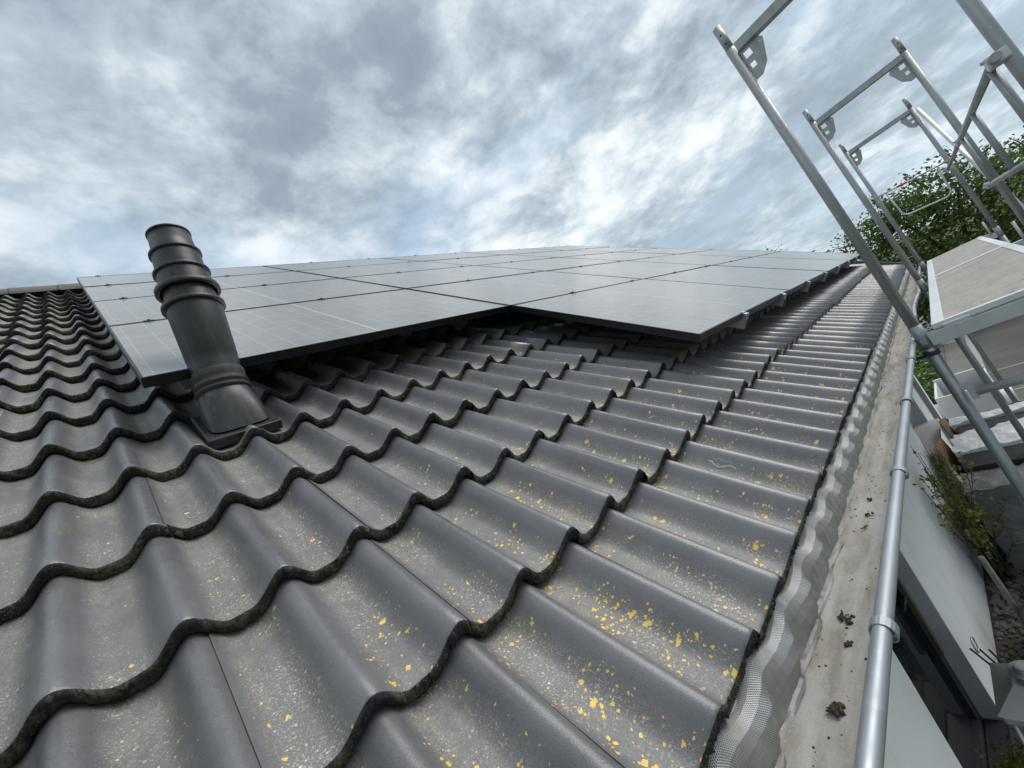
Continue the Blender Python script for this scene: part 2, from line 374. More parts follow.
M_KERB = ground_mat('kerb_concrete', (0.32, 0.31, 0.29), (0.42, 0.41, 0.39), 20)
M_SOIL = ground_mat('bark_soil', (0.055, 0.042, 0.032), (0.10, 0.08, 0.06), 25)
M_PEBBLE = simple('pebble', (0.12, 0.117, 0.11), 0.7, 0, 0.5, 3.0, 0.1, 80, 0.4, 'pos').m
M_DECKB = simple('terrace_board', (0.045, 0.043, 0.042), 0.65, 0, 0.3, 9, 0.3, 60, 0.4, 'pos').m
def leafmat(name, a, b, c2):
    t = MT(name); at = t.attr('rnd')
    c = t.mix(at, a, b)
    c = t.mix(t.ramp(t.noise(t.pos(), 1.5, 3), [(0.42, 0.0), (0.66, 1.0)]), c, c2)
    t.set(c, 0.55, 0, 0.35)
    t.b.inputs['Subsurface Weight'].default_value = 0.0
    tr = t.N('ShaderNodeBsdfTranslucent'); t.l.new(c, tr.inputs[0])
    ms = t.N('ShaderNodeMixShader'); ms.inputs[0].default_value = 0.4
    t.l.new(t.b.outputs[0], ms.inputs[1]); t.l.new(tr.outputs[0], ms.inputs[2])
    t.l.new(ms.outputs[0], t.n['Material Output'].inputs[0])
    return t.m
M_LEAF = leafmat('tree_leaf', (0.045, 0.092, 0.020), (0.14, 0.21, 0.05), (0.10, 0.155, 0.03))
M_LEAF2 = leafmat('bush_leaf', (0.055, 0.105, 0.026), (0.135, 0.20, 0.05), (0.095, 0.15, 0.035))
M_LEAF3 = leafmat('shrub_leaf', (0.13, 0.15, 0.025), (0.27, 0.27, 0.05), (0.18, 0.19, 0.033))
M_LEAF4 = leafmat('groundcover_leaf', (0.050, 0.11, 0.018), (0.12, 0.20, 0.04), (0.08, 0.15, 0.03))
M_BARK = simple('bark', (0.085, 0.07, 0.055), 0.9, 0, 0.3, 20, 0.5, 40).m
def foil():
    t = MT('white_foil'); v = t.pos()
    c = t.mix(t.noise(v, 7, 5, 0.6), (0.78, 0.80, 0.81), (0.90, 0.91, 0.92))
    t.set(c, 0.30, 0, 0.5); t.bump(t.noise(t.map(v, (1, 1, 1)), 16, 6, 0.65, 1.2), 0.8, 0.03); return t.m
M_FOIL = foil()
t = MT('grey_foil'); v = t.pos()
t.set(t.mix(t.noise(v, 9, 5, 0.6), (0.10, 0.105, 0.11), (0.28, 0.29, 0.30)), 0.33, 0, 0.5); t.bump(t.noise(v, 13, 6, 0.65, 1.0), 0.8, 0.03)
M_FOILG = t.m
M_CARD = simple('cardboard', (0.225, 0.155, 0.095), 0.85, 0, 0.15, 7, 0.1, 60, 0.2).m
M_STEEL = simple('grill_stainless', (0.50, 0.51, 0.51), 0.45, 0.7, 0.1, 6).m
M_WHITE = simple('white_paint', (0.72, 0.74, 0.74), 0.4, 0, 0.05, 5).m
M_RUBBER = simple('black_rubber', (0.022, 0.022, 0.022), 0.75, 0, 0.2).m
M_BLUE = simple('blue_strap_webbing', (0.025, 0.03, 0.085), 0.7).m
M_RED = simple('red_marking', (0.50, 0.03, 0.03), 0.5).m
M_GREEN = simple('green_tarpaulin', (0.012, 0.10, 0.075), 0.4, 0, 0.2, 8, 0.6, 12).m
M_CHALK = simple('white_chalk', (0.38, 0.38, 0.37), 0.9, 0, 0.25, 300).m
M_STAKE = simple('grey_weathered_wood', (0.20, 0.175, 0.15), 0.8, 0, 0.25, 20, 0.3, 60).m
M_RIDGE = simple('ridge_tile_concrete', (0.155, 0.145, 0.135), 0.75, 0, 0.2, 10, 0.3, 120, 0.4, 'pos').m
M_TERRA = simple('terracotta', (0.16, 0.06, 0.035), 0.8).m

# ---------------------------------------------------------------- mesh helpers
def link(name, me, mat=None, parent=None, mats=None):
    o = bpy.data.objects.new(name, me); COL.objects.link(o)
    for mm in (mats or ([mat] if mat else [])):
        if me.materials.find(mm.name) < 0: me.materials.append(mm)
    if parent is not None: o.parent = parent
    return o
def tag(o, label=None, cat=None, group=None, kind=None):
    if label: o['label'] = label
    if cat: o['category'] = cat
    if group: o['group'] = group
    if kind: o['kind'] = kind
    return o
def empty(name, loc, label=None, cat=None, group=None, kind=None):
    o = bpy.data.objects.new(name, None); COL.objects.link(o); o.location = loc
    o.empty_display_size = 0.1
    return tag(o, label, cat, group, kind)
class MB:
    """collects shapes in world coordinates; build() turns them into one mesh, moved into the parent's frame"""
    def __init__(s): s.v = []; s.f = []; s.sm = []; s.mi = []
    def add(s, vs_, fs, smooth=False, mi=0):
        o = len(s.v); s.v += [tuple(v) for v in vs_]
        for f in fs: s.f.append(tuple(i+o for i in f)); s.sm.append(smooth); s.mi.append(mi)
        return s
    def box(s, a, b, mat=None, mi=0, bev=0.0):
        (x0, y0, z0), (x1, y1, z1) = a, b
        if bev:
            bm = bmesh.new(); bmesh.ops.create_cube(bm, size=1.0)
            for v in bm.verts: v.co = Vector(((x0+x1)/2+v.co.x*(x1-x0), (y0+y1)/2+v.co.y*(y1-y0), (z0+z1)/2+v.co.z*(z1-z0)))
            bmesh.ops.bevel(bm, geom=list(bm.edges), offset=bev, segments=2, profile=0.5, affect='EDGES')
            bm.verts.index_update()
            vv = [v.co.copy() for v in bm.verts]; ff = [[v.index for v in f.verts] for f in bm.faces]; bm.free()
        else:
            vv = [Vector(p) for p in ((x0,y0,z0),(x1,y0,z0),(x1,y1,z0),(x0,y1,z0),(x0,y0,z1),(x1,y0,z1),(x1,y1,z1),(x0,y1,z1))]
            ff = [(0,3,2,1),(4,5,6,7),(0,1,5,4),(1,2,6,5),(2,3,7,6),(3,0,4,7)]
        if mat is not None: vv = [mat @ v for v in vv]
        return s.add(vv, ff, False, mi)
    def tube(s, pts, r, seg=14, cap=True, mi=0):
        pts = [Vector(p) for p in pts]; n = len(pts)
        rr = r if isinstance(r, (list, tuple)) else [r]*n
        vv = []; prev = None
        for i, p in enumerate(pts):
            d = (pts[min(i+1, n-1)]-pts[max(i-1, 0)]).normalized()
            if prev is None:
                up = Vector((0, 0, 1)) if abs(d.z) < 0.95 else Vector((1, 0, 0))
                a = d.cross(up).normalized()
            else: a = (prev - d*prev.dot(d)).normalized()
            prev = a; b = d.cross(a)
            for k in range(seg):
                t_ = 2*math.pi*k/seg
                vv.append(p + (a*math.cos(t_)+b*math.sin(t_))*rr[i])
        ff = []
        for i in range(n-1):
            for k in range(seg):
                ff.append((i*seg+k, i*seg+(k+1) % seg, (i+1)*seg+(k+1) % seg, (i+1)*seg+k))
        s.add(vv, ff, True, mi)
        if cap:
            o = len(s.v)-n*seg
            s.f.append(tuple(o+k for k in range(seg))[::-1]); s.sm.append(False); s.mi.append(mi)
            s.f.append(tuple(o+(n-1)*seg+k for k in range(seg))); s.sm.append(False); s.mi.append(mi)
        return s
    def lathe(s, prof, mat=None, seg=40, mi=0, smooth=True):
        vv = []
        for (r_, z_) in prof:
            for k in range(seg):
                t_ = 2*math.pi*k/seg; p = Vector((r_*math.cos(t_), r_*math.sin(t_), z_))
                vv.append(mat @ p if mat is not None else p)
        ff = []
        for i in range(len(prof)-1):
            for k in range(seg):
                ff.append((i*seg+k, i*seg+(k+1) % seg, (i+1)*seg+(k+1) % seg, (i+1)*seg+k))
        return s.add(vv, ff, smooth, mi)
    def grid(s, fn, nu, nv, smooth=True, mi=0):
        vv = [fn(i/nu, j/nv) for j in range(nv+1) for i in range(nu+1)]
        ff = [(j*(nu+1)+i, j*(nu+1)+i+1, (j+1)*(nu+1)+i+1, (j+1)*(nu+1)+i) for j in range(nv) for i in range(nu)]
        return s.add(vv, ff, smooth, mi)
    def build(s, name, mat, parent=None, origin=None):
        base = parent_world(parent) if parent is not None else Matrix.Identity(4)
        if origin is not None and parent is None: base = Matrix.Translation(origin)
        inv = base.inverted()
        me = bpy.data.meshes.new(name)
        me.from_pydata([tuple(inv @ Vector(v)) for v in s.v], [], s.f)
        mats = mat if isinstance(mat, (list, tuple)) else [mat]
        for mm in mats: me.materials.append(mm)
        me.polygons.foreach_set('use_smooth', s.sm); me.polygons.foreach_set('material_index', s.mi)
        me.update()
        o = bpy.data.objects.new(name, me); COL.objects.link(o)
        if parent is not None: o.parent = parent
        elif origin is not None: o.location = origin
        return o
def parent_world(o):
    mtx = o.matrix_basis.copy()
    p = o.parent
    while p is not None:
        mtx = p.matrix_basis @ mtx; p = p.parent
    return mtx
def plate_with_holes(outer, holes, to3, thick):
    """flat plate from a 2D outline with holes, given thickness; to3(a, b, t) -> world"""
    bm = bmesh.new(); edges = []
    for loop in [outer]+holes:
        vv = [bm.verts.new((p[0], p[1], 0)) for p in loop]
        for i in range(len(vv)): edges.append(bm.edges.new((vv[i], vv[(i+1) % len(vv)])))
    bmesh.ops.triangle_fill(bm, use_beauty=True, use_dissolve=False, edges=edges)
    ret = bmesh.ops.extrude_face_region(bm, geom=list(bm.faces))
    for v in [g for g in ret['geom'] if isinstance(g, bmesh.types.BMVert)]: v.co.z += thick
    bmesh.ops.recalc_face_normals(bm, faces=list(bm.faces))
    bm.verts.index_update()
    vv = [to3(*v.co) for v in bm.verts]; ff = [[v.index for v in f.verts] for f in bm.faces]; bm.free()
    return vv, ff

# ================================================================ GROUND AND SETTING
def sheet(name, x0, x1, y0, y1, z, mat, thick=0.0):
    b = MB()
    if thick: b.box((x0, y0, z-thick), (x1, y1, z))
    else: b.add([(x0, y0, z), (x1, y0, z), (x1, y1, z), (x0, y1, z)], [(0, 1, 2, 3)])
    return tag(b.build(name, mat), kind='structure')
sheet('ground', -400, 600, -500, 500, 0.0, M_GROUND)
sheet('driveway', 7.6, 34, -6.0, 0.43, 0.008, M_ASPH)
sheet('pavement', 7.6, 34, 0.57, 0.98, 0.008, M_PATH)
sheet('pavement_apron', 12.6, 34, 0.99, 2.2, 0.012, M_PATH)
sheet('soil_bed', 8.0, 12.5, 1.0, 3.4, 0.010, M_SOIL)
sheet('soil_strip', 3.63, 7.45, 0.05, 0.955, 0.006, M_SOIL)
kb = MB(); kb.box((7.6, 0.43, -0.05), (34, 0.57, 0.07), bev=0.012)
tag(kb.build('kerb', M_KERB), kind='structure')
for x in (8.76, 10.16, 11.6):
    b = MB(); b.box((x-0.02, -5.9, -0.05), (x+0.02, 0.42, 0.016))
    tag(b.build('driveway_joint_strip', M_KERB), kind='structure')
b = MB(); b.lathe([(0.0, 0.03), (0.20, 0.03), (0.215, 0.026), (0.24, 0.03), (0.30, 0.03), (0.305, 0.0)], Matrix.Translation((15.6, 0.74, 0)), 28)
tag(b.build('manhole_cover', M_KERB, origin=Vector((15.6, 0.74, 0))), 'round concrete manhole cover set in the grey pavement beside the kerb', 'manhole cover')
# terrace boards in front of the door
terr = empty('terrace', (2.6, 0.3, 0), kind='structure')
proto = None
for i in range(18):
    y = -1.295+i*0.125
    if proto is None:
        b = MB(); b.box((0.6, y, 0.0), (3.62, y+0.117, 0.055), bev=0.004)
        proto = b.build('terrace_board', M_DECKB, terr)
        y0_ = y
    else:
        o = proto.copy(); COL.objects.link(o); o.parent = terr; o.location = (0, y-y0_, 0)
# gravel strip along the wall
gv = MB(); rng = random.Random(3)
ico = [(0,0,1),(0.89,0,0.45),(0.28,0.85,0.45),(-0.72,0.53,0.45),(-0.72,-0.53,0.45),(0.28,-0.85,0.45),(0.72,0.53,-0.45),(-0.28,0.85,-0.45),(-0.89,0,-0.45),(-0.28,-0.85,-0.45),(0.72,-0.53,-0.45),(0,0,-1)]
icf = [(0,1,2),(0,2,3),(0,3,4),(0,4,5),(0,5,1),(1,6,2),(2,7,3),(3,8,4),(4,9,5),(5,10,1),(2,6,7),(3,7,8),(4,8,9),(5,9,10),(1,10,6),(11,7,6),(11,8,7),(11,9,8),(11,10,9),(11,6,10)]
for _ in range(2600):
    x = rng.uniform(3.66, 7.4); y = rng.uniform(0.15, 0.93); r_ = rng.uniform(0.012, 0.032)
    q = Matrix.Rotation(rng.uniform(0, 6.28), 3, 'Z') @ Matrix.Rotation(rng.uniform(0, 6.28), 3, 'X')
    sc = Vector((r_*rng.uniform(.8, 1.3), r_, r_*rng.uniform(.5, .9)))
    gv.add([Vector((x, y, 0.012)) + (q @ Vector((p[0]*sc.x, p[1]*sc.y, p[2]*sc.z))) for p in ico], icf, False)
tag(gv.build('gravel_strip', M_PEBBLE), 'grey gravel strip along the foot of the white wall', 'gravel', kind='stuff')

# ================================================================ HOUSE
house = empty('house', (2.0, 0.96, 0), 'white rendered house under a dark grey tiled roof with gutter', 'house')
YW = 0.96
D0, D1, DT = 2.42, 3.38, 2.16         # door opening
W0, W1, WB, WT = 5.95, 7.02, 0.86, 2.05
w = MB(); TH = 0.34; TOP = 2.52
for (xa, xb, za, zb) in ((-3.2, D0, 0, TOP), (D1, W0, 0, TOP), (W1, 7.5, 0, TOP), (D0, D1, DT, TOP), (W0, W1, 0, WB-0.04), (W0, W1, WT, TOP)):
    w.box((xa, YW, za), (xb, YW+TH, zb))
w.build('wall', M_WALL, house)
b = MB(); b.box((-3.2, 10.15, 0), (8.2, 10.48, TOP)); b.build('back_wall', M_WALL, house)
# end gable
def gable(x0, x1):
    g = MB()
    pr_ = [(1.0, 0), (10.5, 0), (10.5, 2.6), (5.74, 6.50), (1.0, 2.6)]
    n = len(pr_)
    vv = [(x0, y, z) for y, z in pr_]+[(x1, y, z) for y, z in pr_]
    ff = [tuple(range(n))[::-1], tuple(range(n, 2*n))]+[(i, (i+1) % n, n+(i+1) % n, n+i) for i in range(n)]
    g.add(vv, ff); return g
g = gable(8.22, 8.5); g.build('gable_wall', M_WALL, house)
# reveals, a skin 3 mm proud inside the openings
for (a_, c_, dpt, z0_, z1_) in ((D1-0.004, D1+0.002, 0.16, 0.0, DT), (D0-0.002, D0+0.004, 0.16, 0.0, DT), (W1-0.004, W1+0.002, 0.2, WB, WT), (W0-0.002, W0+0.004, 0.2, WB, WT)):
    b = MB(); b.box((a_, YW+0.003, z0_), (c_, YW+dpt, z1_)); b.build('reveal', M_REVEAL, house)
# door
dr = MB(); yd = YW+0.105
dr.box((D0+0.006, yd, 0.0), (D0+0.09, yd+0.07, DT-0.003), bev=0.004); dr.box((D1-0.09, yd, 0.0), (D1-0.006, yd+0.07, DT-0.003), bev=0.004)
dr.box((D0+0.09, yd, DT-0.09), (D1-0.09, yd+0.07, DT-0.003)); dr.box((D0+0.09, yd, 0.0), (D1-0.09, yd+0.07, 0.10))
door = dr.build('door', M_DFRAME, house)
b = MB(); b.box((D0+0.09, yd+0.03, 0.10), (D1-0.09, yd+0.05, DT-0.09)); b.build('pane', M_GLASS, door)
b = MB(); b.box((D1-0.115, yd-0.035, 0.55), (D1-0.075, yd-0.002, DT-0.02), bev=0.004); b.build('blind_guide', M_BROWN, door)
b = MB(); b.box((D0+0.085, yd-0.030, 0.25), (D0+0.115, yd-0.002, DT-0.02), bev=0.004); b.build('blind_guide', M_STAKE, door)
b = MB(); b.tube([(D1-0.35, yd-0.045, 1.02), (D1-0.2, yd-0.045, 1.02), (D1-0.2, yd+0.01, 1.02)], 0.009, 10); b.build('handle', M_BLACKM, door)
b = MB(); b.box((D0+0.01, YW-0.03, 0.0), (D1-0.01, YW+0.10, 0.045), bev=0.005); b.build('threshold', M_DFRAME, door)
b = MB(); b.box((D0+0.02, YW-0.034, 0.045), (D1-0.02, YW-0.026, 0.052)); b.build('threshold_edge', M_ALU, door)
# window
wf = MB(); yf = YW+0.15
wf.box((W0+0.006, yf, WB), (W0+0.075, yf+0.06, WT-0.003)); wf.box((W1-0.075, yf, WB), (W1-0.006, yf+0.06, WT-0.003))
wf.box((W0+0.075, yf, WB), (W1-0.075, yf+0.06, WB+0.07)); wf.box((W0+0.075, yf, WT-0.07), (W1-0.075, yf+0.06, WT-0.003))
win = wf.build('window', M_WHITE, house)
b = MB(); b.box((W0+0.075, yf+0.025, WB+0.07), (W1-0.075, yf+0.04, WT-0.07)); b.build('pane', M_GLASS, win)
b = MB(); b.box((W0-0.03, YW-0.10, WB-0.036), (W1+0.03, YW+0.148, WB-0.003), bev=0.004); b.build('sill', M_SILL, win)
# anthracite boarded corner beyond the white wall
cl = MB(); cl.box((7.503, YW+0.06, 0), (8.22, YW+TH, TOP-0.02)); clad = cl.build('corner_cladding', M_ANTH, house)
pb = None
for i in range(5):
    x = 7.515+i*0.142
    if pb is None:
        b = MB(); b.box((x, YW+0.02, 0.04), (x+0.132, YW+0.058, TOP-0.03), bev=0.004); pb = b.build('cladding_board', M_ANTH, clad); xb0 = x
    else:
        o = pb.copy(); COL.objects.link(o); o.parent = clad; o.location = (x-xb0, 0, 0)
b = MB(); b.box((7.485, YW-0.006, 0.02), (7.503, YW+0.02, TOP-0.02)); b.build('corner_bead', M_WHITE, house)

# roof slab (front and back slopes)
XL = -3.34
rf = MB()
zt = N_CREST-ROLL_H-0.055
def slab(x0, x1, s0, s1, n0, n1):
    return [RP(x, s, n) for n in (n0, n1) for (x, s) in ((x0, s0), (x1, s0), (x1, s1), (x0, s1))]
BOXF = [(0,3,2,1),(4,5,6,7),(0,1,5,4),(1,2,6,5),(2,3,7,6),(3,0,4,7)]
rf.add(slab(XL, X_END-0.03, S_EAVE+0.10, S_RIDGE-0.02, zt-0.16, zt), BOXF)
ry = RP(0, S_RIDGE-0.02, zt)
mir = lambda v: Vector((v.x, 2*ry.y-v.y, v.z))
vb = [mir(v) for v in slab(XL, X_END-0.03, S_EAVE+0.10, S_RIDGE-0.021, zt-0.16, zt+0.06)]
rf.add(vb, [f[::-1] for f in BOXF], mi=1)
roof = rf.build('roof', [M_BATTEN, M_RIDGE], house)
# fascia under the eave
b = MB(); e = RP(0, S_EAVE+0.10, zt-0.16)
b.box((XL, 0.452, 2.40), (X_END-0.03, 0.476, 2.615)); b.build('fascia', M_SOFFIT, house)
b = MB(); b.box((XL, 0.48, 2.522), (8.2, YW+0.3, 2.54)); b.build('soffit', M_SOFFIT, house)

# ---------------------------------------------------------------- roof tiles
TW, TL, TT = 0.3025, 0.402, 0.034
def prof(x):
    d = abs((x-0.128+WAVE/2) % WAVE - WAVE/2)              # distance from the nearest roll crest
    k = min(1.0, d/0.062)
    roll = (0.5+0.5*math.cos(math.pi*k))**1.12
    pan = 0.0045*(0.5-0.5*math.cos(2*math.pi*d/WAVE))      # the pan between the rolls sags a little
    low = 0.0014*max(0.0, min(1.0, (x-0.292)/0.006))      # the side lap dips under the next tile
    return ROLL_H*roll-pan-low
def tile_arrays(nx, rows, seed, detail):
    rg = random.Random(seed); off = Vector((seed*13.7, seed*3.1, 0)); wear = rg.uniform(0.7, 1.5)
    V, F, MI, TR = [], [], [], []
    # rows: (s, dn, is_edge_row)
    prof_rows = [(s_, -TILT*s_, 0) for s_ in rows[::-1]]
    if detail:
        prof_rows += [(0.010, -0.0004, 0), (0.0045, -0.0018, 0), (0.001, -0.006, 1), (-0.001, -0.013, 1), (-0.001, -0.021, 1), (0.0015, -0.028, 1), (0.006, -0.0335, 1), (0.06, -0.038, 1)]
    else:
        prof_rows += [(0.0, -0.002, 0), (0.0, -TT, 1), (0.06, -0.038, 1)]
    for (s_, dn, ed) in prof_rows:
        for i in range(nx+1):
            x = TW*i/nx; h = prof(x); tr = min(1.0, max(0.0, 1-h/ROLL_H))
            s2, n2 = s_, h+dn
            if detail and ed and s_ < 0.02:
                q = mnoise.noise(Vector((x*55, dn*55, 0))+off); q2 = mnoise.noise(Vector((x*160, dn*170, 5))+off)
                q3 = mnoise.noise(Vector((x*330, dn*300, 11))+off); s2 -= (0.0046*q+0.0040*q2+0.0028*q3)*wear; n2 += 0.0018*q2
                n2 -= 0.0040*max(0, mnoise.noise(Vector((x*30, 3, 0))+off)+0.5*mnoise.noise(Vector((x*110, 8, 0))+off))*(1 if dn < -0.02 else 0)
            V.append((x, s2, n2)); TR.append(tr)
    nr = len(prof_rows)
    for r_ in range(nr-1):
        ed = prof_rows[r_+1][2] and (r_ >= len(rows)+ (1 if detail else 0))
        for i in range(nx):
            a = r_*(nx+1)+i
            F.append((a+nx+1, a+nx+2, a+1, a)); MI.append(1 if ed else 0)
    # side skirts
    for col in (0, nx):
        o = len(V); k = 0
        for r_ in range(len(rows)+1):
            a = r_*(nx+1)+col; x, s_, n_ = V[a]
            V.append((x, s_, n_)); TR.append(0.8); V.append((x, s_, n_-0.02)); TR.append(0.8); k += 1
        for j in range(k-1):
            q = (o+2*j, o+2*j+1, o+2*j+3, o+2*j+2)
            F.append(q if col == 0 else q[::-1]); MI.append(0)
    return V, F, MI, TR
def tile_mesh(name, nx, rows, seed, detail):
    V, F, MI, TR = tile_arrays(nx, rows, seed, detail)
    me = bpy.data.meshes.new(name); me.from_pydata(V, [], F)
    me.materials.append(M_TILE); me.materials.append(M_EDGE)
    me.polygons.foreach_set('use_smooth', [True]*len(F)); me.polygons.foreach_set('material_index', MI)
    a = me.attributes.new('trough', 'FLOAT', 'POINT'); a.data.foreach_set('value', TR)
    a = me.attributes.new('along', 'FLOAT', 'POINT'); a.data.foreach_set('value', [max(0.0, v_[1])/COURSE for v_ in V])
    me.update(); return me
TILE_NEAR = [tile_mesh('roof_tile', 110, (0.05, 0.16, 0.27, TL), 10+i, True) for i in range(10)]
TILE_FAR = [tile_mesh('roof_tile_far', 24, (0.15, TL), 30+i, False) for i in range(3)]

inv_cam = cam.matrix_world.inverted()
def pix(p):
    c = inv_cam @ Vector(p)
    if c.z > -0.05: return None
    k = 408.787/(-c.z); return 512+c.x*k, 384-c.y*k, -c.z
PX, PS, PW, PH, PN = 0.0772, 1.6846, 1.6982, 1.1049, -0.4328     # array origin, pitch, top plane
tiles = []
k0 = int(math.floor((XL-X0)/0.3)); 
for k in range(k0, 40):
    xl = X0+0.022+0.3*k
    if xl < XL-0.05 or xl+TW > X_END+0.02: continue
    for j in range(20):
        sf = S_EAVE+j*COURSE
        cx, cs = xl+0.15, sf+0.17
        hid = (PX+0.1 < cx < PX+5*PW and cs > PS+0.28) or (PX+PW+0.15 < cx < PX+5*PW and cs > PS-PH+0.30)
        p = pix(RP(cx, cs, N_CREST))
        vis = p is not None and -60 < p[0] < 1080 and -20 < p[1] < 900 and not hid
        size = 0.0
        if vis:
            q = [pix(RP(xl+a, sf+b_, N_CREST)) for a, b_ in ((0, 0), (0.3, 0), (0.3, COURSE), (0, COURSE))]
            if all(q):
                size = abs(sum(q[i][0]*q[(i+1) % 4][1]-q[(i+1) % 4][0]*q[i][1] for i in range(4)))/2
            else: size = 1e5
        tiles.append((size, k, j, xl, sf))
tiles.sort(key=lambda t_: -t_[0])
NV = min(300, sum(1 for t_ in tiles if t_[0] > 25))
roof_inv = parent_world(roof).inverted()
rt = random.Random(11)
field = MB(); field_tr = []; field_al = []
for idx, (size, k, j, xl, sf) in enumerate(tiles):
    jit = Matrix.Rotation(rt.gauss(0, 0.0022), 4, 'Z') @ Matrix.Rotation(rt.gauss(0, 0.0045), 4, 'X') @ Matrix.Rotation(rt.gauss(0, 0.0025), 4, 'Y')
    loc = Matrix.Translation((xl+rt.gauss(0, 0.0005), sf+rt.gauss(0, 0.0042 if j else 0.0015), N_CREST-ROLL_H+rt.gauss(0, 0.0012)))
    mw = ROOF @ loc @ jit
    if idx < NV:
        me = TILE_NEAR[rt.randrange(10)] if size > 900 else TILE_FAR[rt.randrange(3)]
        o = bpy.data.objects.new('roof_tile', me); COL.objects.link(o)
        o.parent = roof; o.matrix_basis = roof_inv @ mw
    else:
        V, F, MI, TR = tile_arrays(14, (TL,), 50, False)
        o_ = len(field.v)
        field.v += [tuple(mw @ Vector(v)) for v in V]; field_tr += TR; field_al += [max(0.0, v[1])/COURSE for v in V]
        for f_, mi_ in zip(F, MI):
            field.f.append(tuple(i+o_ for i in f_)); field.sm.append(True); field.mi.append(mi_)
if field.v:
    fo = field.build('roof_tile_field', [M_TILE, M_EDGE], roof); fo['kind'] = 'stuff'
    a = fo.data.attributes.new('trough', 'FLOAT', 'POINT'); a.data.foreach_set('value', field_tr)
    a = fo.data.attributes.new('along', 'FLOAT', 'POINT'); a.data.foreach_set('value', field_al)
# ridge tiles: half-round caps, overlapping
rmesh = None
nrd = int((X_END-XL)/0.36)
for i in range(nrd):
    x = XL+0.02+i*0.36
    mw = Matrix.Translation((x, ry.y, RP(0, S_RIDGE, N_CREST).z-0.055)) @ Matrix.Rotation(R(-1.2), 4, 'Y')
    if rmesh is None:
        b = MB()
        def rfn(u, v_):
            a_ = R(-8)+u*R(196); r0 = 0.118-0.014*v_
            return Vector((v_*0.41, r0*math.cos(a_), r0*math.sin(a_)*0.92))
        b.grid(rfn, 20, 3); b.grid(lambda u, v_: rfn(u, 0)*(1-0.16*v_) , 20, 1)
        ro = b.build('ridge_tile', M_RIDGE); ro.parent = roof; rmesh = ro.data
    else:
        ro = bpy.data.objects.new('ridge_tile', rmesh); COL.objects.link(ro); ro.parent = roof
    ro.matrix_basis = roof_inv @ mw
# verge board at the far gable
b = MB(); b.add(slab(X_END-0.025, X_END+0.035, S_EAVE-0.0, S_RIDGE, zt-0.13, N_CREST+0.012), BOXF)
b.build('verge_board', M_ANTH, roof)

# ---------------------------------------------------------------- gutter
GZ = CAMZ
def gwave(x):      # the gutter lip is knocked out of line beside the scaffold posts
    d = 0.0
    for c_, a_, w_ in ((3.30, -0.010, 0.25), (4.3, 0.010, 0.35), (5.2, -0.012, 0.25), (6.2, 0.008, 0.4)):
        d += a_*math.exp(-((x-c_)/w_)**2)
    return d
xs = [XL+0.05+i*0.12 for i in range(int((X_END-XL)/0.12))]
gprof = [(0.286, -0.532), (0.294, -0.548), (0.302, -0.578), (0.326, -0.602), (0.37, -0.610), (0.412, -0.604), (0.434, -0.58), (0.440, -0.50)]
gt = MB(); n = len(gprof)
vv = []
for x in xs:
    gw = gwave(x)
    for i, (y, z) in enumerate(gprof): vv.append((x, y+gw*max(0, 1-i*0.34), GZ+z))
gt.add(vv, [(a*n+i, a*n+i+1, (a+1)*n+i+1, (a+1)*n+i) for a in range(len(xs)-1) for i in range(n-1)], True)
gut = gt.build('gutter', M_GALV2, house)
b = MB(); b.tube([(x, 0.2815+gwave(x), GZ-0.525+0.004*math.sin(x*1.7)) for x in xs], 0.0125, 14); b.build('gutter_bead', M_ZINC, gut)
cm = None
for i, x in enumerate((0.14, 0.72, 1.30, 1.90, 2.56, 3.15, 3.78, 4.42, 5.06, 5.7, 6.34, 7.0, 7.64, 8.28)):
    if cm is None:
        b = MB(); pts = []
        for a_ in range(-40, 221, 20): pts.append((x, 0.2815+0.0155*math.cos(R(a_)), GZ-0.525+0.0155*math.sin(R(a_))))
        b2 = MB()
        for dx in (-0.011, 0.011):
            pass
        prof_c = [(p[1], p[2]) for p in pts]+[(0.300, GZ-0.542)]
        nn = len(prof_c)
        vv = [(x+dx, y, z) for dx in (-0.010, 0.010) for (y, z) in prof_c]+[(x+dx, 0.2815+(y-0.2815)*1.16, GZ-0.525+(z-GZ+0.525)*1.16) for dx in (-0.010, 0.010) for (y, z) in prof_c]
        ff = []
        for q in range(nn-1):
            ff += [(2*nn+q, 2*nn+q+1, 3*nn+q+1, 3*nn+q), (q, 2*nn+q, 2*nn+q+1, q+1), (nn+q, nn+q+1, 3*nn+q+1, 3*nn+q)]
        b.add(vv, ff, False)
        c0 = b.build('gutter_clip', M_ZINC, gut); cm = x; c0.location = (0, gwave(x), 0)
    else:
        o = c0.copy(); COL.objects.link(o); o.parent = gut; o.location = (x-cm, gwave(x), 0)
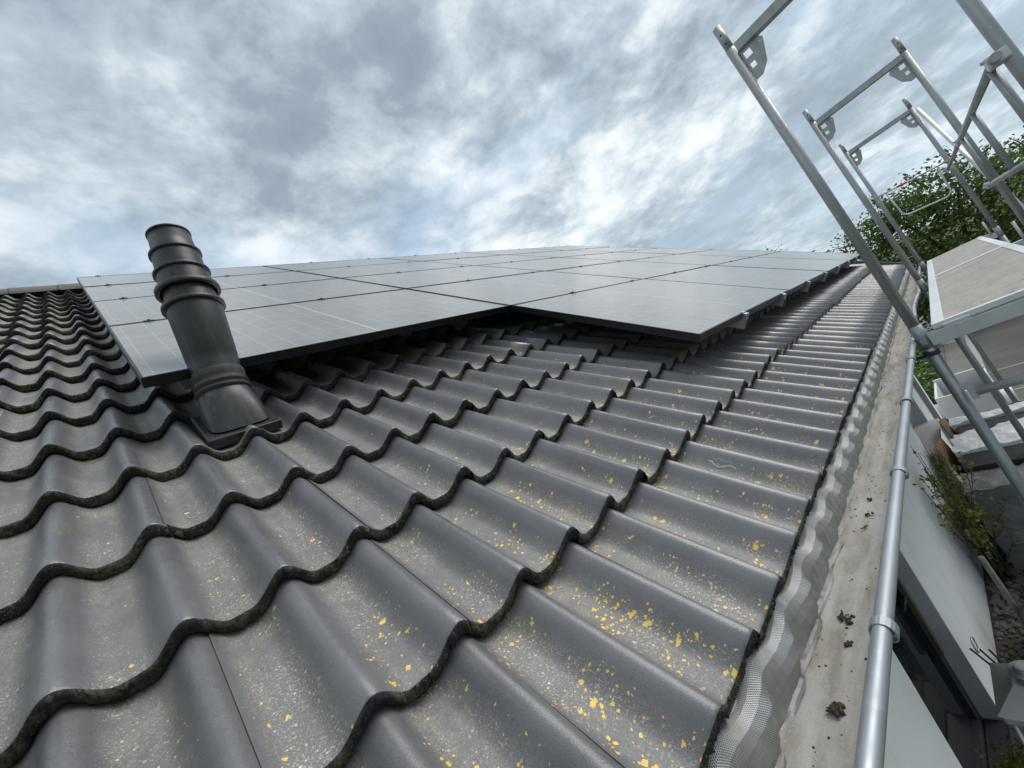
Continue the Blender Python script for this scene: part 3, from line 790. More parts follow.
# silt lying in the gutter, and dark moss clumps on it
sd_ = MB()
def sedf(u, v_):
    x = XL+0.1+u*(X_END-XL-0.2); y = 0.300+v_*0.136+gwave(x)*(1-v_)
    h = -0.588+0.016*(2*v_-1)**2+0.005*mnoise.noise(Vector((x*5, y*26, 1)))+0.0025*mnoise.noise(Vector((x*26, y*60, 2)))
    return Vector((x, y, GZ+h))
sd_.grid(sedf, 900, 14)
tag(sd_.build('gutter_silt', M_SED), 'grey brown silt lying along the bottom of the gutter', 'silt', kind='stuff')
rc = random.Random(21)
def clump(x, y, r_, nb):
    b = MB()
    for q in range(nb):
        rr = r_*rc.uniform(0.25, 0.6); c_ = Vector((x+rc.gauss(0, r_*0.75), y+rc.gauss(0, r_*0.55), GZ-0.584+rc.uniform(0, r_*0.3)))
        b.add([c_+Vector(p)*rr*rc.uniform(0.7, 1.35) for p in ico], icf, False)
    return b.build('moss_clump', M_DIRT, origin=Vector((x, y, GZ-0.586)))
for (px_, py_, r_, nb) in ((843, 617, 0.006, 14), (850, 622, 0.007, 16), (849, 645, 0.006, 12), (838, 708, 0.008, 18), (832, 712, 0.005, 8), (870, 500, 0.006, 7), (868, 515, 0.006, 8), (866, 528, 0.005, 6)):
    # direction of the pixel, cut with the silt plane
    d = Vector((RW[0][0]*(px_-512)+RW[0][1]*(py_-384)+RW[0][2]*408.787, RW[1][0]*(px_-512)+RW[1][1]*(py_-384)+RW[1][2]*408.787, RW[2][0]*(px_-512)+RW[2][1]*(py_-384)+RW[2][2]*408.787))
    k_ = -0.585/d.z
    tag(clump(d.x*k_, d.y*k_, r_, nb), 'small dark crumb of moss lying on the gutter silt', 'moss clump', 'moss crumbs in the gutter')
# scattered specks
b = MB()
for q in range(420):
    x = rc.uniform(0.2, 6.0); y = rc.gauss(0.368, 0.028); y = min(max(y, 0.31), 0.43); rr = rc.uniform(0.0008, 0.0028)
    zc = sedf((x-XL-0.1)/(X_END-XL-0.2), (y-0.300)/0.136).z
    b.add([Vector((x, y, zc))+Vector(p)*rr for p in ico], icf, False)
tag(b.build('gutter_specks', M_DIRT), 'fine dark specks scattered on the gutter silt', 'debris', kind='stuff')

# crumpled mesh guard tucked between tile edge and gutter
gm = MB(); U, Vv = [], []
NX, NVV = 2100, 8
x_a, x_b = -1.0, X_END-0.2
rows_g = [(0.446, -0.502), (0.430, -0.505), (0.419, -0.514), (0.415, -0.528), (0.415, -0.545), (0.418, -0.562), (0.421, -0.575), (0.417, -0.580), (0.411, -0.579)]
vv = []
for jv, (y, z) in enumerate(rows_g):
    for i in range(NX+1):
        x = x_a+(x_b-x_a)*i/NX
        ph = (x-X0)/WAVE + 0.045*jv + 0.13*mnoise.noise(Vector((x*3.1, 0, 3)))
        fr = ph-math.floor(ph)
        saw = (fr/0.86) if fr < 0.86 else (1-fr)/0.14
        amp = (0.0, 0.004, 0.010, 0.013, 0.014, 0.012, 0.008, 0.006, 0.007)[jv]
        tg = 0.5-0.5*math.cos(2*math.pi*(x-X0)/WAVE)
        cr = 0.0022*mnoise.noise(Vector((x*17, jv*0.6, 0)))+0.0016*mnoise.noise(Vector((x*60, jv*0.9, 7)))
        w_ = (0.35+0.35*mnoise.noise(Vector((math.floor(ph)*3.7, 1.1, 0))))
        up_ = (1-tg)*max(0, 1-jv*0.2)
        yy = y - 0.010*up_ - amp*(saw-0.35)*(0.7+w_)*(0.4 if jv < 3 else 1) - cr*(1 if jv else 0)
        zz_ = z + 0.026*up_ + (0.006*mnoise.noise(Vector((x*11, 4, jv*0.3))) if jv > 6 else 0.0)
        vv.append((x, yy, GZ+zz_)); U.append(x); Vv.append(jv*0.021)
gm.add(vv, [(j*(NX+1)+i, j*(NX+1)+i+1, (j+1)*(NX+1)+i+1, (j+1)*(NX+1)+i) for j in range(len(rows_g)-1) for i in range(NX)], False)
go = gm.build('leaf_guard_mesh', M_GUARD)
for nm, arr in (('u', U), ('v', Vv)):
    a = go.data.attributes.new(nm, 'FLOAT', 'POINT'); a.data.foreach_set('value', arr)
tag(go, 'crumpled silver metal mesh strip between the lowest tiles and the gutter', 'leaf guard')

# ---------------------------------------------------------------- vent pipe
vb_ = RP(0.265, 1.56, N_CREST-0.01)
VZ = 0.97
vent = empty('vent_pipe', vb_, 'black plastic ringed vent pipe rising out of the roof tiles', 'vent pipe')
vt = Matrix.Translation(vb_) @ Matrix.Rotation(R(2.9), 4, Vector((0.16, 0.986, 0))) @ Matrix.Diagonal((1, 1, VZ, 1))
SEG = 48
b = MB(); b.lathe([(0.072, 0.165), (0.0745, 0.20), (0.0755, 0.232), (0.0765, 0.234), (0.0835, 0.428), (0.084, 0.44)], vt, SEG); b.build('pipe', M_PLAST, vent)
def ring(name, z, r_, h):
    b = MB(); b.lathe([(r_-0.012, z-h*0.5), (r_-0.002, z-h*0.5), (r_, z-h*0.35), (r_, z+h*0.35), (r_-0.002, z+h*0.5), (r_-0.016, z+h*0.5)], vt, SEG)
    return b.build(name, M_PLAST, vent)
ring('collar', 0.443, 0.094, 0.016)
b = MB(); b.lathe([(0.079, 0.445), (0.077, 0.505)], vt, SEG); b.build('neck', M_PLAST, vent)
ring('collar', 0.512, 0.0965, 0.020)
b = MB(); b.lathe([(0.080, 0.515), (0.0785, 0.583)], vt, SEG); b.build('hood_section', M_PLAST, vent)
ring('collar', 0.586, 0.0850, 0.012)
b = MB(); b.lathe([(0.0745, 0.588), (0.0725, 0.665)], vt, SEG); b.build('hood_section', M_PLAST, vent)
ring('collar', 0.668, 0.0785, 0.012)
b = MB(); b.lathe([(0.068, 0.670), (0.0635, 0.757), (0.060, 0.757), (0.060, 0.70), (0.0, 0.70)], vt, SEG); b.build('hood_section', M_PLAST, vent)
ring('collar', 0.757, 0.0670, 0.008)
b = MB(); b.lathe([(0.070, 0.085), (0.076, 0.095), (0.0825, 0.099), (0.083, 0.106), (0.0765, 0.110), (0.0765, 0.116), (0.082, 0.120), (0.082, 0.127), (0.0765, 0.132), (0.0760, 0.142), (0.0785, 0.150), (0.0785, 0.168), (0.0745, 0.176)], vt, SEG); b.build('flexible_sleeve', M_SLEEVE, vent)
# hood of the base: a rounded block with its foot cut along the slope, on a square flashing plate
def base_fn(u, v_):
    a_ = 2*math.pi*u
    c_, s_ = math.cos(a_), math.sin(a_)
    n4 = 2.0+3.0*(1-v_)
    sq = (abs(c_)**n4+abs(s_)**n4)**(-1/n4)
    k_ = min(1.0, v_/0.80); rr = 0.090-0.010*k_ if v_ < 0.8 else 0.080-0.007*((v_-0.8)/0.2)
    if v_ < 0.04: rr -= 0.004
    top = vt @ Vector((rr*sq*c_, rr*sq*s_, 0.092+(0.006 if v_ > 0.9 else 0.0)))
    bot = RP(0.268, 1.545, N_CREST-0.004)+(ROOF.to_3x3() @ Vector((0.086*sq*c_, 0.100*sq*s_, 0.0)))
    return bot.lerp(top, v_**1.1)
b = MB(); b.grid(base_fn, 64, 14); b.build('base_hood', M_PLAST, vent)
b = MB(); b.box((-0.104, -0.122, -0.044), (0.104, 0.122, -0.010), Matrix.Translation(RP(0.268, 1.545, N_CREST)) @ ROOF.to_3x3().to_4x4(), bev=0.004); b.build('flashing_plate', M_PLAST, vent)

# ================================================================ SOLAR ARRAY
GAP = 0.013
rows_name = {-1: 'lowest', 0: 'second', 1: 'third', 2: 'fourth', 3: 'topmost'}
col_name = ['first', 'second', 'third', 'fourth', 'fifth']
PLW, PLH = PW-GAP, PH-GAP
def panel_meshes():
    # local: centre of the top face is the origin
    hw, hh = PLW/2, PLH/2; t_ = 0.035; f_ = 0.008
    b = MB(); I = Matrix.Identity(4)
    b.box((-hw, -hh, -t_), (hw, -hh+f_, 0.0)); b.box((-hw, hh-f_, -t_), (hw, hh, 0.0))
    b.box((-hw, -hh+f_, -t_), (-hw+f_, hh-f_, 0.0)); b.box((hw-f_, -hh+f_, -t_), (hw, hh-f_, 0.0))
    g_ = MB(); g_.box((-hw+f_, -hh+f_, -0.008), (hw-f_, hh-f_, -0.0015))
    return b, g_
pf, pg = panel_meshes()
first = None
for r_ in range(-1, 4):
    for c_ in range(5):
        if r_ == -1 and c_ == 0: continue
        ctr = (PX+c_*PW+PLW/2+rt.gauss(0, .0008), PS+r_*PH+PLH/2+rt.gauss(0, .0008), PN+rt.gauss(0, .0008))
        if r_ == -1: lab = 'black framed solar panel in the lowest row, %s along from the notch by the vent' % col_name[c_-1]
        else: lab = 'black framed solar panel, %s row up from gutter, %s from the vent end' % (rows_name[r_], col_name[c_])
        if r_ == 0 and c_ == 0: lab = 'black framed solar panel directly behind the vent pipe, beside the array notch'
        e = empty('solar_panel', (0, 0, 0), lab, 'solar panel', 'solar panels mounted on the roof')
        e.matrix_basis = ROOF @ Matrix.Translation(ctr) @ Matrix.Rotation(rt.gauss(0, .0015), 4, 'X') @ Matrix.Rotation(rt.gauss(0, .001), 4, 'Y')
        if first is None:
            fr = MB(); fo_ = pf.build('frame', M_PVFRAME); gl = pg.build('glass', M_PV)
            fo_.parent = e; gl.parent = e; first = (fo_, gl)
        else:
            for q in first:
                o = q.copy(); COL.objects.link(o); o.parent = e
# mounting rails up the slope, with clamps
rx0 = [0.235, 1.12]+[2.40+0.862*i for i in range(8)]
ordn = ['first', 'second', 'third', 'fourth', 'fifth', 'sixth', 'seventh', 'eighth']
for i, x in enumerate(rx0):
    low = (PS-0.012 if i == 0 else PS+0.10) if i < 2 else PS-PH-0.022
    lab = ('aluminium mounting rail under the solar panels, %s from the vent pipe, its end dark' % ordn[i]) if i < 2 else ('aluminium mounting rail ending under the lowest panel row, %s along from the notch' % ordn[i-2])
    e = empty('mounting_rail', (0, 0, 0), lab, 'rail', 'rails under the solar panels'); e.matrix_basis = ROOF @ Matrix.Translation((x, low, PN-0.036))
    b = MB(); L_ = PS+4*PH-low+0.01
    b.box((-0.018, 0, -0.046), (0.018, L_, -0.034)); b.box((-0.018, 0, -0.034), (-0.013, L_, 0.0)); b.box((0.013, 0, -0.034), (0.018, L_, 0.0)); b.box((-0.013, 0.01, -0.016), (0.013, L_, -0.012))
    o = b.build('rail_profile', M_RAIL); o.parent = e
    b = MB(); b.box((-0.019, -0.003, -0.047), (0.019, 0.0, 0.001)); o = b.build('end_cap', M_BLACKM); o.parent = e
    j0 = 0 if i < 2 else -1
    if i == 1: j0 = 0
    for r_ in range(j0, 5):
        yl = PS+r_*PH-GAP/2-low
        b = MB()
        if i == 1 and r_ == j0: continue
        if r_ == j0: b.box((-0.022, yl-0.014, 0.0), (0.022, yl+0.008, 0.036), bev=0.002); b.box((-0.022, yl+0.004, 0.0362), (0.022, yl+0.024, 0.0405))
        else: b.box((-0.022, yl-0.014, 0.0372), (0.022, yl+0.014, 0.0395), bev=0.0008); b.lathe([(0.0, 0.045), (0.0055, 0.045), (0.0055, 0.0395)], Matrix.Translation((0, yl, 0)), 8)
        o = b.build('clamp', M_RAIL if (r_ == j0 and i >= 2) else M_BLACKM); o.parent = e
    # roof hook under the lower end
    b = MB(); b.box((-0.018, 0.40, -0.150), (0.018, 0.406, -0.047)); b.box((-0.018, 0.406, -0.150), (0.018, 0.60, -0.144))
    o = b.build('roof_hook', M_RAIL); o.parent = e

# ================================================================ SCAFFOLD
YI, YO = 0.243, -0.482
TOPZ = CAMZ+1.55; DZ = CAMZ-0.482
PR = 0.0252
fr_lab = ['galvanised scaffold frame at the open end of the wooden deck, strap tied round it',
          'galvanised scaffold frame between the two lengths of wooden deck',
          'galvanised scaffold frame at the tree end, carrying the hoop guard']
def scaffold_frame(x, lab, idx):
    e = empty('scaffold_portal', (x, (YI+YO)/2, 0), lab, 'scaffold', 'scaffold portals beside the eave')
    for y in (YI, YO):
        b = MB(); b.tube([(x, y, 0.42), (x, y, DZ-0.02)], PR, 18); b.tube([(x, y, DZ-0.02), (x, y, TOPZ-0.155)], PR, 18); b.tube([(x, y, TOPZ-0.155), (x, y, TOPZ)], PR*0.90, 16)
        post = b.build('post', M_GALV, e)
        b = MB(); b.tube([(x, y, DZ-0.10), (x, y, DZ+0.03)], PR+0.0025, 18)
        b.box((x-0.035, y-0.012, DZ-0.075), (x-PR, y+0.012, DZ-0.045)); b.build('joint_collar', M_GALV, post)
        b = MB()
        for zz_ in (TOPZ-0.06, TOPZ-0.12): b.tube([(x-PR*0.93, y, zz_), (x-PR*0.70, y, zz_)], 0.006, 8)
        b.build('pin_hole', M_BLACKM, post)
        b = MB(); b.tube([(x, y, 0.03), (x, y, 0.46)], 0.016, 12); b.box((x-0.075, y-0.075, 0.008), (x+0.075, y+0.075, 0.02)); b.tube([(x, y, 0.40), (x, y, 0.43)], 0.036, 12)
        b.build('base_jack', M_GALV, e)
    zb = TOPZ-0.205
    b = MB(); b.box((x-0.024, YO+PR, zb), (x+0.024, YI-PR, zb+0.005)); b.box((x-0.0245, YO+PR, zb+0.005), (x-0.0195, YI-PR, zb+0.052)); b.box((x+0.0195, YO+PR, zb+0.005), (x+0.0245, YI-PR, zb+0.052))
    b.build('top_bar', M_GALV, e)
    for s_, y in ((-1, YI), (1, YO)):
        out = [(PR-0.004, -0.004), (0.125, -0.004), (0.142, -0.03), (0.105, -0.150), (0.060, -0.195), (PR-0.004, -0.195)]
        h1 = [(0.036, -0.022), (0.073, -0.022), (0.073, -0.062), (0.036, -0.062)]; h2 = [(0.036, -0.098), (0.062, -0.098), (0.062, -0.130), (0.036, -0.130)]
        vv, ff = plate_with_holes(out, [h1, h2], lambda a, b_, t_: Vector((x-0.002+t_, y+s_*a, zb+b_)), 0.005)
        g = MB(); g.add(vv, ff); g.build('corner_gusset', M_GALV, e)
    # deck bearer
    b = MB(); b.box((x-0.026, YO+PR, DZ-0.095), (x+0.026, YI-PR, DZ-0.090)); b.box((x-0.0265, YO+PR, DZ-0.090), (x-0.0215, YI-PR, DZ-0.028)); b.box((x+0.0215, YO+PR, DZ-0.090), (x+0.0265, YI-PR, DZ-0.028))
    b.build('deck_bearer', M_GALV2, e)
    return e
FX = (2.98, 5.55, 8.12)
frames = [scaffold_frame(x, l, i) for i, (x, l) in enumerate(zip(FX, fr_lab))]
# decks
def deck(x0, x1, lab):
    e = empty('scaffold_deck', ((x0+x1)/2, -0.12, DZ-0.09), lab, 'scaffold deck', 'decks of the scaffold')
    ya, yb = -0.345, 0.188
    b = MB(); b.box((x0+0.045, ya+0.05, DZ-0.014), (x1-0.045, yb-0.05, DZ-0.004)); b.build('plywood_board', M_PLY, e)
    for (a_, c_) in ((ya, ya+0.05), (yb-0.05, yb)):
        b = MB(); b.box((x0+0.03, a_, DZ-0.075), (x1-0.03, c_, DZ+0.002), bev=0.004); b.build('side_rail', M_ALU, e)
    for (a_, c_) in ((x0+0.012, x0+0.045), (x1-0.045, x1-0.012)):
        b = MB(); b.box((a_, ya, DZ-0.026), (c_, yb, DZ+0.004), bev=0.003)
        b.build('end_rail', M_ALU, e)
    for xx_ in (x0+0.006, x1-0.018):
        for yy in (-0.36, 0.10):
            b = MB(); b.box((xx_-0.012, yy-0.05, DZ-0.05), (xx_+0.024, yy+0.05, DZ-0.012), bev=0.003); b.build('hook', M_GALV2, e)
    return e
deck(FX[0], FX[1], 'plywood scaffold deck with aluminium edges beside the gutter strap, open end')
deck(FX[1], FX[2], 'plywood scaffold deck with aluminium edges, farther length below the trees')
for x in (FX[1]-0.12, FX[2]-0.12):
    b = MB(); b.tube([(x, YO+0.07, DZ-0.03), (x, YO+0.07, DZ+0.16)], 0.010, 10)
    tag(b.build('toe_board_pin', M_GALV2, origin=Vector((x, YO+0.07, DZ-0.03))), 'short upright steel pin at the outer edge of the %s' % ('deck joint' if x < 6 else 'far deck end'), 'pin')
def couple(p, parent, name='coupler'):
    b = MB(); x, y, z = p
    b.box((x-0.03, y-0.036, z-0.028), (x+0.03, y+0.036, z+0.028), bev=0.008); b.tube([(x, y+0.045, z+0.02), (x, y-0.045, z+0.02)], 0.008, 8)
    return b.build(name, M_GALV2, parent)
def rail_thing(name, pts, r_, lab, cat, mat=M_GALV, coup=(), grp=None):
    e = empty(name, pts[0], lab, cat, grp)
    b = MB(); b.tube(pts, r_, 16); b.build('tube', mat, e)
    for c_ in coup: couple(c_, e)
    return e
# outer guard frame between the first two frames: two rails and uprights
yo = YO+0.042
e = empty('guardrail', (FX[0], yo, CAMZ+0.47), 'steel guardrail with uprights along the outer side of the nearer deck length', 'guardrail')
z1, z2 = CAMZ+0.475, CAMZ+0.03
b = MB(); b.tube([(FX[0]-0.075, yo, z1), (FX[1]+0.40, yo, z1)], 0.019, 16); b.build('top_rail', M_GALV, e)
b = MB(); b.tube([(FX[0]-0.075, yo, z2), (FX[1]+0.35, yo, z2)], 0.019, 16); b.build('middle_rail', M_GALV, e)
for x in (3.10, 4.17, 5.28):
    b = MB(); b.tube([(x, yo, z1), (x, yo, z2-0.02 if x < 5 else z2)], 0.0165, 14); b.build('upright', M_GALV, e)
for x in (FX[0], FX[1]):
    couple((x, yo-0.012, z1), e); couple((x, yo-0.012, z2), e)
e2 = empty('guardrail', (FX[1], yo+0.0, CAMZ+0.47), 'thin steel guardrail along the outer side of the farther deck length', 'guardrail')
b = MB(); b.tube([(FX[1]+0.42, yo, CAMZ+0.47), (FX[2], yo, CAMZ+0.47)], 0.017, 14); b.build('tube', M_GALV, e2)
couple((FX[2], yo-0.012, CAMZ+0.47), e2)
rail_thing('diagonal_brace', [(FX[2]-0.02, YO-0.045, CAMZ+1.33), (FX[1]+0.02, YO-0.045, CAMZ-0.42)], 0.021, 'bright steel diagonal brace on the outer side of the farther scaffold bay', 'brace', M_GALV2)
# hoop end guard on the last frame
x = FX[2]-0.03
e = empty('end_guard', (x, YI, CAMZ+0.6), 'thin steel end guard with a hanging hoop and a red mark', 'end guard')
b = MB(); b.tube([(x, YI, CAMZ+0.62), (x, YO, CAMZ+0.56)], 0.011, 12); b.build('bar', M_GALV2, e)
hp = [(x, YI-0.10, CAMZ+0.61), (x, YI-0.12, CAMZ+0.34)]
for a_ in range(0, 91, 15): hp.append((x, YI-0.20+0.08*math.cos(R(a_)), CAMZ+0.28-0.08*math.sin(R(a_))))
for a_ in range(90, -1, -15): hp.append((x, YO+0.20-0.08*math.cos(R(a_)), CAMZ+0.24-0.08*math.sin(R(a_))))
hp += [(x, YO+0.12, CAMZ+0.34), (x, YO+0.10, CAMZ+0.57)]
b = MB(); b.tube(hp, 0.010, 10); b.build('hoop', M_GALV2, e)
b = MB(); b.tube([(x, YI-0.22, CAMZ+0.601), (x, YI-0.32, CAMZ+0.593)], 0.0135, 12); b.build('red_mark', M_RED, e)
# bracket below the deck at the first frame
x = FX[0]-0.035
e = empty('scaffold_bracket', (x, 0.17, CAMZ-0.86), 'flattened steel bracket tube below the deck with a leg going down', 'bracket')
b = MB(); b.tube([(x, 0.185, CAMZ-0.855), (x, -0.70, CAMZ-0.855)], 0.021, 16); b.box((x-0.02, 0.18, CAMZ-0.885), (x+0.02, 0.205, CAMZ-0.825)); b.build('tube', M_GALV2, e)
b = MB(); b.tube([(x, -0.02, CAMZ-0.86), (x, -0.02, CAMZ-2.4)], 0.021, 16); b.build('leg', M_GALV2, e)
b = MB(); b.tube([(x-0.0225, -0.13, CAMZ-0.850), (x-0.018, -0.13, CAMZ-0.850)], 0.008, 10); b.build('hole', M_BLACKM, e)
# blue strap round the first post, tied to the gutter side
x = FX[0]
e = empty('blue_strap', (x, YI, CAMZ-0.68), 'dark blue webbing strap tied round the scaffold post toward the house', 'strap')
b = MB(); b.lathe([(PR+0.0026, -0.012), (PR+0.006, -0.010), (PR+0.006, 0.010), (PR+0.0026, 0.012)], Matrix.Translation((x, YI, CAMZ-0.610)) @ Matrix.Rotation(R(10), 4, 'X'), 20); b.build('loop', M_BLUE, e)
b = MB(); b.box((x-0.003, YI+0.02, CAMZ-0.625), (x+0.003, 0.95, CAMZ-0.610)); b.build('tail', M_BLUE, e)

# ================================================================ THINGS BELOW THE SCAFFOLD
# wrapped pallet of modules
e = empty('module_pallet', (6.05, 0.2, 0), 'pallet stack wrapped in shiny white film, black profiles showing in two bands', 'pallet')
x0, x1, y0, y1, H = 5.05, 6.86, -0.35, 0.76, 0.86
b = MB(); 
for yy in (y0+0.02, (y0+y1)/2-0.05, y1-0.12):
    b.box((x0+0.02, yy, 0.02), (x1-0.02, yy+0.10, 0.10))
for i in range(6): b.box((x0+0.01+i*0.32, y0, 0.10), (x0+0.13+i*0.32, y1, 0.122))
b.build('pallet_base', M_STAKE, e)
bands = ((5.42, 5.82), (6.36, 6.68))
segs = [x0, bands[0][0], bands[0][1], bands[1][0], bands[1][1], x1]
def wrapped(xa, xb, mat, hh=H):
    b = MB()
    def nz(p, a_=0.03): 
        q = Vector(p); return q + Vector((mnoise.noise(q*6), mnoise.noise(q*6+Vector((9, 1, 3))), mnoise.noise(q*6+Vector((3, 7, 5)))))*a_ + Vector((0, 0, 0.02*mnoise.noise(Vector((q.x*20+q.y*9, q.y*20, q.z*20)))))
    n1, n2, n3 = 18, 26, 14
    cx_ = lambda u: xa+u*(xb-xa)
    b.grid(lambda u, v_: nz((cx_(u), y0+v_*(y1-y0), hh)), n1, n2, True)
    b.grid(lambda u, v_: nz((cx_(u), y0, 0.12+v_*(hh-0.12))), n1, n3, True); b.grid(lambda u, v_: nz((cx_(u), y1, 0.12+v_*(hh-0.12))), n1, n3, True)
    b.grid(lambda u, v_: nz((xa, y0+u*(y1-y0), 0.12+v_*(hh-0.12))), n2, n3, True); b.grid(lambda u, v_: nz((xb, y0+u*(y1-y0), 0.12+v_*(hh-0.12))), n2, n3, True)
    return b
wrapped(segs[0], segs[1], M_FOILG, 0.80).build('film_wrap', M_FOILG, e)
wrapped(segs[2], segs[3], M_FOIL).build('film_wrap', M_FOIL, e)
wrapped(segs[4], segs[5], M_FOIL).build('film_wrap', M_FOIL, e)
for (a_, c_) in bands:
    n_ = 3 if c_-a_ > 0.25 else 2
    wd = (c_-a_)/n_
    for q in range(n_):
        b = MB(); b.box((a_+q*wd+0.008, y0+0.03, 0.13), (a_+(q+1)*wd-0.008, y1-0.05, H-0.015-0.008*q), bev=0.006); b.build('black_profile', M_BLACKM, e)
# cardboard sheets against the wall
for i, (xa, yb_, hh, wd, rot, lab) in enumerate(((5.62, 0.86, 0.98, 0.62, 7, 'bent brown cardboard sheet leaning on the white wall beside the shrub'), (6.22, 0.80, 1.02, 0.55, -12, 'darker brown cardboard sheet leaning beside the film wrapped pallet'))):
    b = MB()
    def cf(u, v_, xa=xa, yb_=yb_, hh=hh, wd=wd):
        bend = 0.09*max(0, v_-0.62)**1.3
        return Vector((xa+u*wd+0.05*v_*(1-u), yb_-0.20*(1-v_)+0.05*math.sin(u*3.1)*0.6-bend, 0.015+v_*hh*(1-0.10*u)))
    b.grid(cf, 10, 10); vv = list(b.v); ff = list(b.f)
    o_ = len(vv); b.add([Vector(v)+Vector((0, 0.008, 0)) for v in vv], [f_[::-1] for f_ in ff], True)
    for (row) in ([i_ for i_ in range(11)], [110+i_ for i_ in range(11)]):
        for q in range(10): b.f.append((row[q], row[q+1], row[q+1]+o_, row[q]+o_)); b.sm.append(False); b.mi.append(0)
    for col_ in (0, 10):
        for q in range(10): b.f.append((q*11+col_, (q+1)*11+col_, (q+1)*11+col_+o_, q*11+col_+o_)); b.sm.append(False); b.mi.append(0)
    tag(b.build('cardboard_sheet', M_CARD, origin=Vector((xa+wd/2, yb_, 0))), lab, 'cardboard', 'cardboard sheets by the wall')
# white wheeled box on the driveway edge
e = empty('garden_trailer', (9.1, 0.66, 0), 'white open box trailer with dark inside on the pavement beyond the pallet', 'trailer')
for (a_, c_, nm) in (((8.72, 0.36, 0.22), (8.755, 0.98, 0.62), 'tailgate'), ((9.66, 0.36, 0.22), (9.695, 0.98, 0.66), 'front_board'), ((8.757, 0.36, 0.22), (9.658, 0.392, 0.62), 'side_board'), ((8.757, 0.948, 0.22), (9.658, 0.98, 0.62), 'side_board')):
    b = MB(); b.box(a_, c_, bev=0.006); pt_ = b.build(nm, M_WHITE, e)
    if nm == 'tailgate':
        b = MB(); b.box((8.712, 0.66, 0.34), (8.719, 0.70, 0.56)); b.build('slot', M_BLACKM, pt_)
b = MB(); b.box((8.757, 0.394, 0.20), (9.658, 0.946, 0.25)); b.build('floor', M_RUBBER, e)
b = MB(); b.box((8.80, 0.36, 0.13), (9.6, 0.98, 0.195), bev=0.01); b.build('chassis', M_ANTH, e)
b = MB(); b.box((8.66, 0.36, 0.12), (8.715, 0.98, 0.19), bev=0.01); b.build('bumper', M_ANTH, e)
for (xx_, yy) in ((9.2, 1.06), (9.2, 0.28)):
    b = MB(); mm_ = Matrix.Translation((xx_, yy, 0.178)) @ Matrix.Rotation(R(90), 4, 'X')
    b.lathe([(0.09, -0.045), (0.15, -0.045), (0.17, -0.025), (0.17, 0.025), (0.15, 0.045), (0.09, 0.045)], mm_, 28); wh = b.build('wheel', M_RUBBER, e)
    b = MB(); b.lathe([(0.0, -0.03), (0.09, -0.035), (0.09, 0.035), (0.0, 0.03)], mm_, 20); b.build('rim', M_STEEL, wh)
    b = MB(); b.grid(lambda u, v_: Vector((xx_+0.2*math.cos(math.pi*u), yy-0.06+0.12*v_, 0.19+0.2*math.sin(math.pi*u))), 14, 1); b.build('mudguard', M_WHITE, e)
b = MB()
for q in range(5): b.box((8.85+0.15*q, 0.42+0.02*(q % 2), 0.252), (8.97+0.15*q, 0.90, 0.34+0.05*((q*3) % 4)), bev=0.01)
tag(b.build('load_box', M_RUBBER, origin=Vector((9.1, 0.66, 0.25))), 'row of dark boxes loaded inside the white open trailer', 'load', kind='stuff')
# stake beside the shrub
b = MB(); b.tube([(4.2, 0.74, 0.0), (4.205, 0.745, 0.35), (4.21, 0.752, 0.66)], [0.022, 0.021, 0.018], 10)
tag(b.build('wooden_stake', M_STAKE, origin=Vector((4.2, 0.74, 0))), 'grey weathered wooden stake standing upright beside the shrub', 'stake')
# green tarp heap
b = MB()
def tf(u, v_):
    a_ = 2*math.pi*u; rr = 0.34*(1-v_**2*0.98)**0.5
    p_ = Vector((4.9+rr*math.cos(a_), 0.05+0.8*rr*math.sin(a_), 0.012+0.34*v_)); return p_+Vector((1, 1, 0.3))*0.05*mnoise.noise(p_*8)
b.grid(tf, 30, 10); tag(b.build('tarp_heap', M_GREEN, origin=Vector((4.9, 0.05, 0))), 'crumpled dark green tarpaulin heap on the gravel beside the stake', 'tarpaulin')
# black tub
b = MB(); mt_ = Matrix.Translation((4.05, 0.45, 0.012))
b.lathe([(0.0, 0.0), (0.20, 0.0), (0.25, 0.27), (0.27, 0.27), (0.27, 0.285), (0.235, 0.285), (0.20, 0.22), (0.0, 0.21)], mt_, 32); e = empty('planter_tub', (4.05, 0.45, 0), 'round black plastic planter tub on the gravel by the grill', 'planter')
b.build('tub', M_RUBBER, e)
# grill
gx, gy = 2.99, 0.635
e = empty('barbecue_grill', (gx, gy, 0.055), 'stainless steel barbecue grill with pyramid hood and tongs by the door', 'grill')
zt_ = 0.585
b = MB(); b.box((gx-0.19, gy-0.17, zt_-0.05), (gx+0.19, gy+0.17, zt_), bev=0.01); b.build('fire_tray', M_STEEL, e)
vv = [(gx-0.2, gy-0.18, zt_+0.004), (gx+0.2, gy-0.18, zt_+0.004), (gx+0.2, gy+0.18, zt_+0.004), (gx-0.2, gy+0.18, zt_+0.004), (gx-0.08, gy-0.07, zt_+0.10), (gx+0.08, gy-0.07, zt_+0.10), (gx+0.08, gy+0.07, zt_+0.10), (gx-0.08, gy+0.07, zt_+0.10)]
b = MB(); b.add(vv, [(0,1,5,4),(1,2,6,5),(2,3,7,6),(3,0,4,7),(4,5,6,7),(3,2,1,0)]); hood = b.build('hood', M_STEEL, e)
b = MB(); b.lathe([(0.06, 0.0), (0.06, 0.02), (0.072, 0.022), (0.072, 0.034), (0.045, 0.036), (0.045, 0.05), (0.028, 0.055), (0.0, 0.056)], Matrix.Translation((gx, gy, zt_+0.10)), 24); b.build('chimney_cap', M_STEEL, hood)
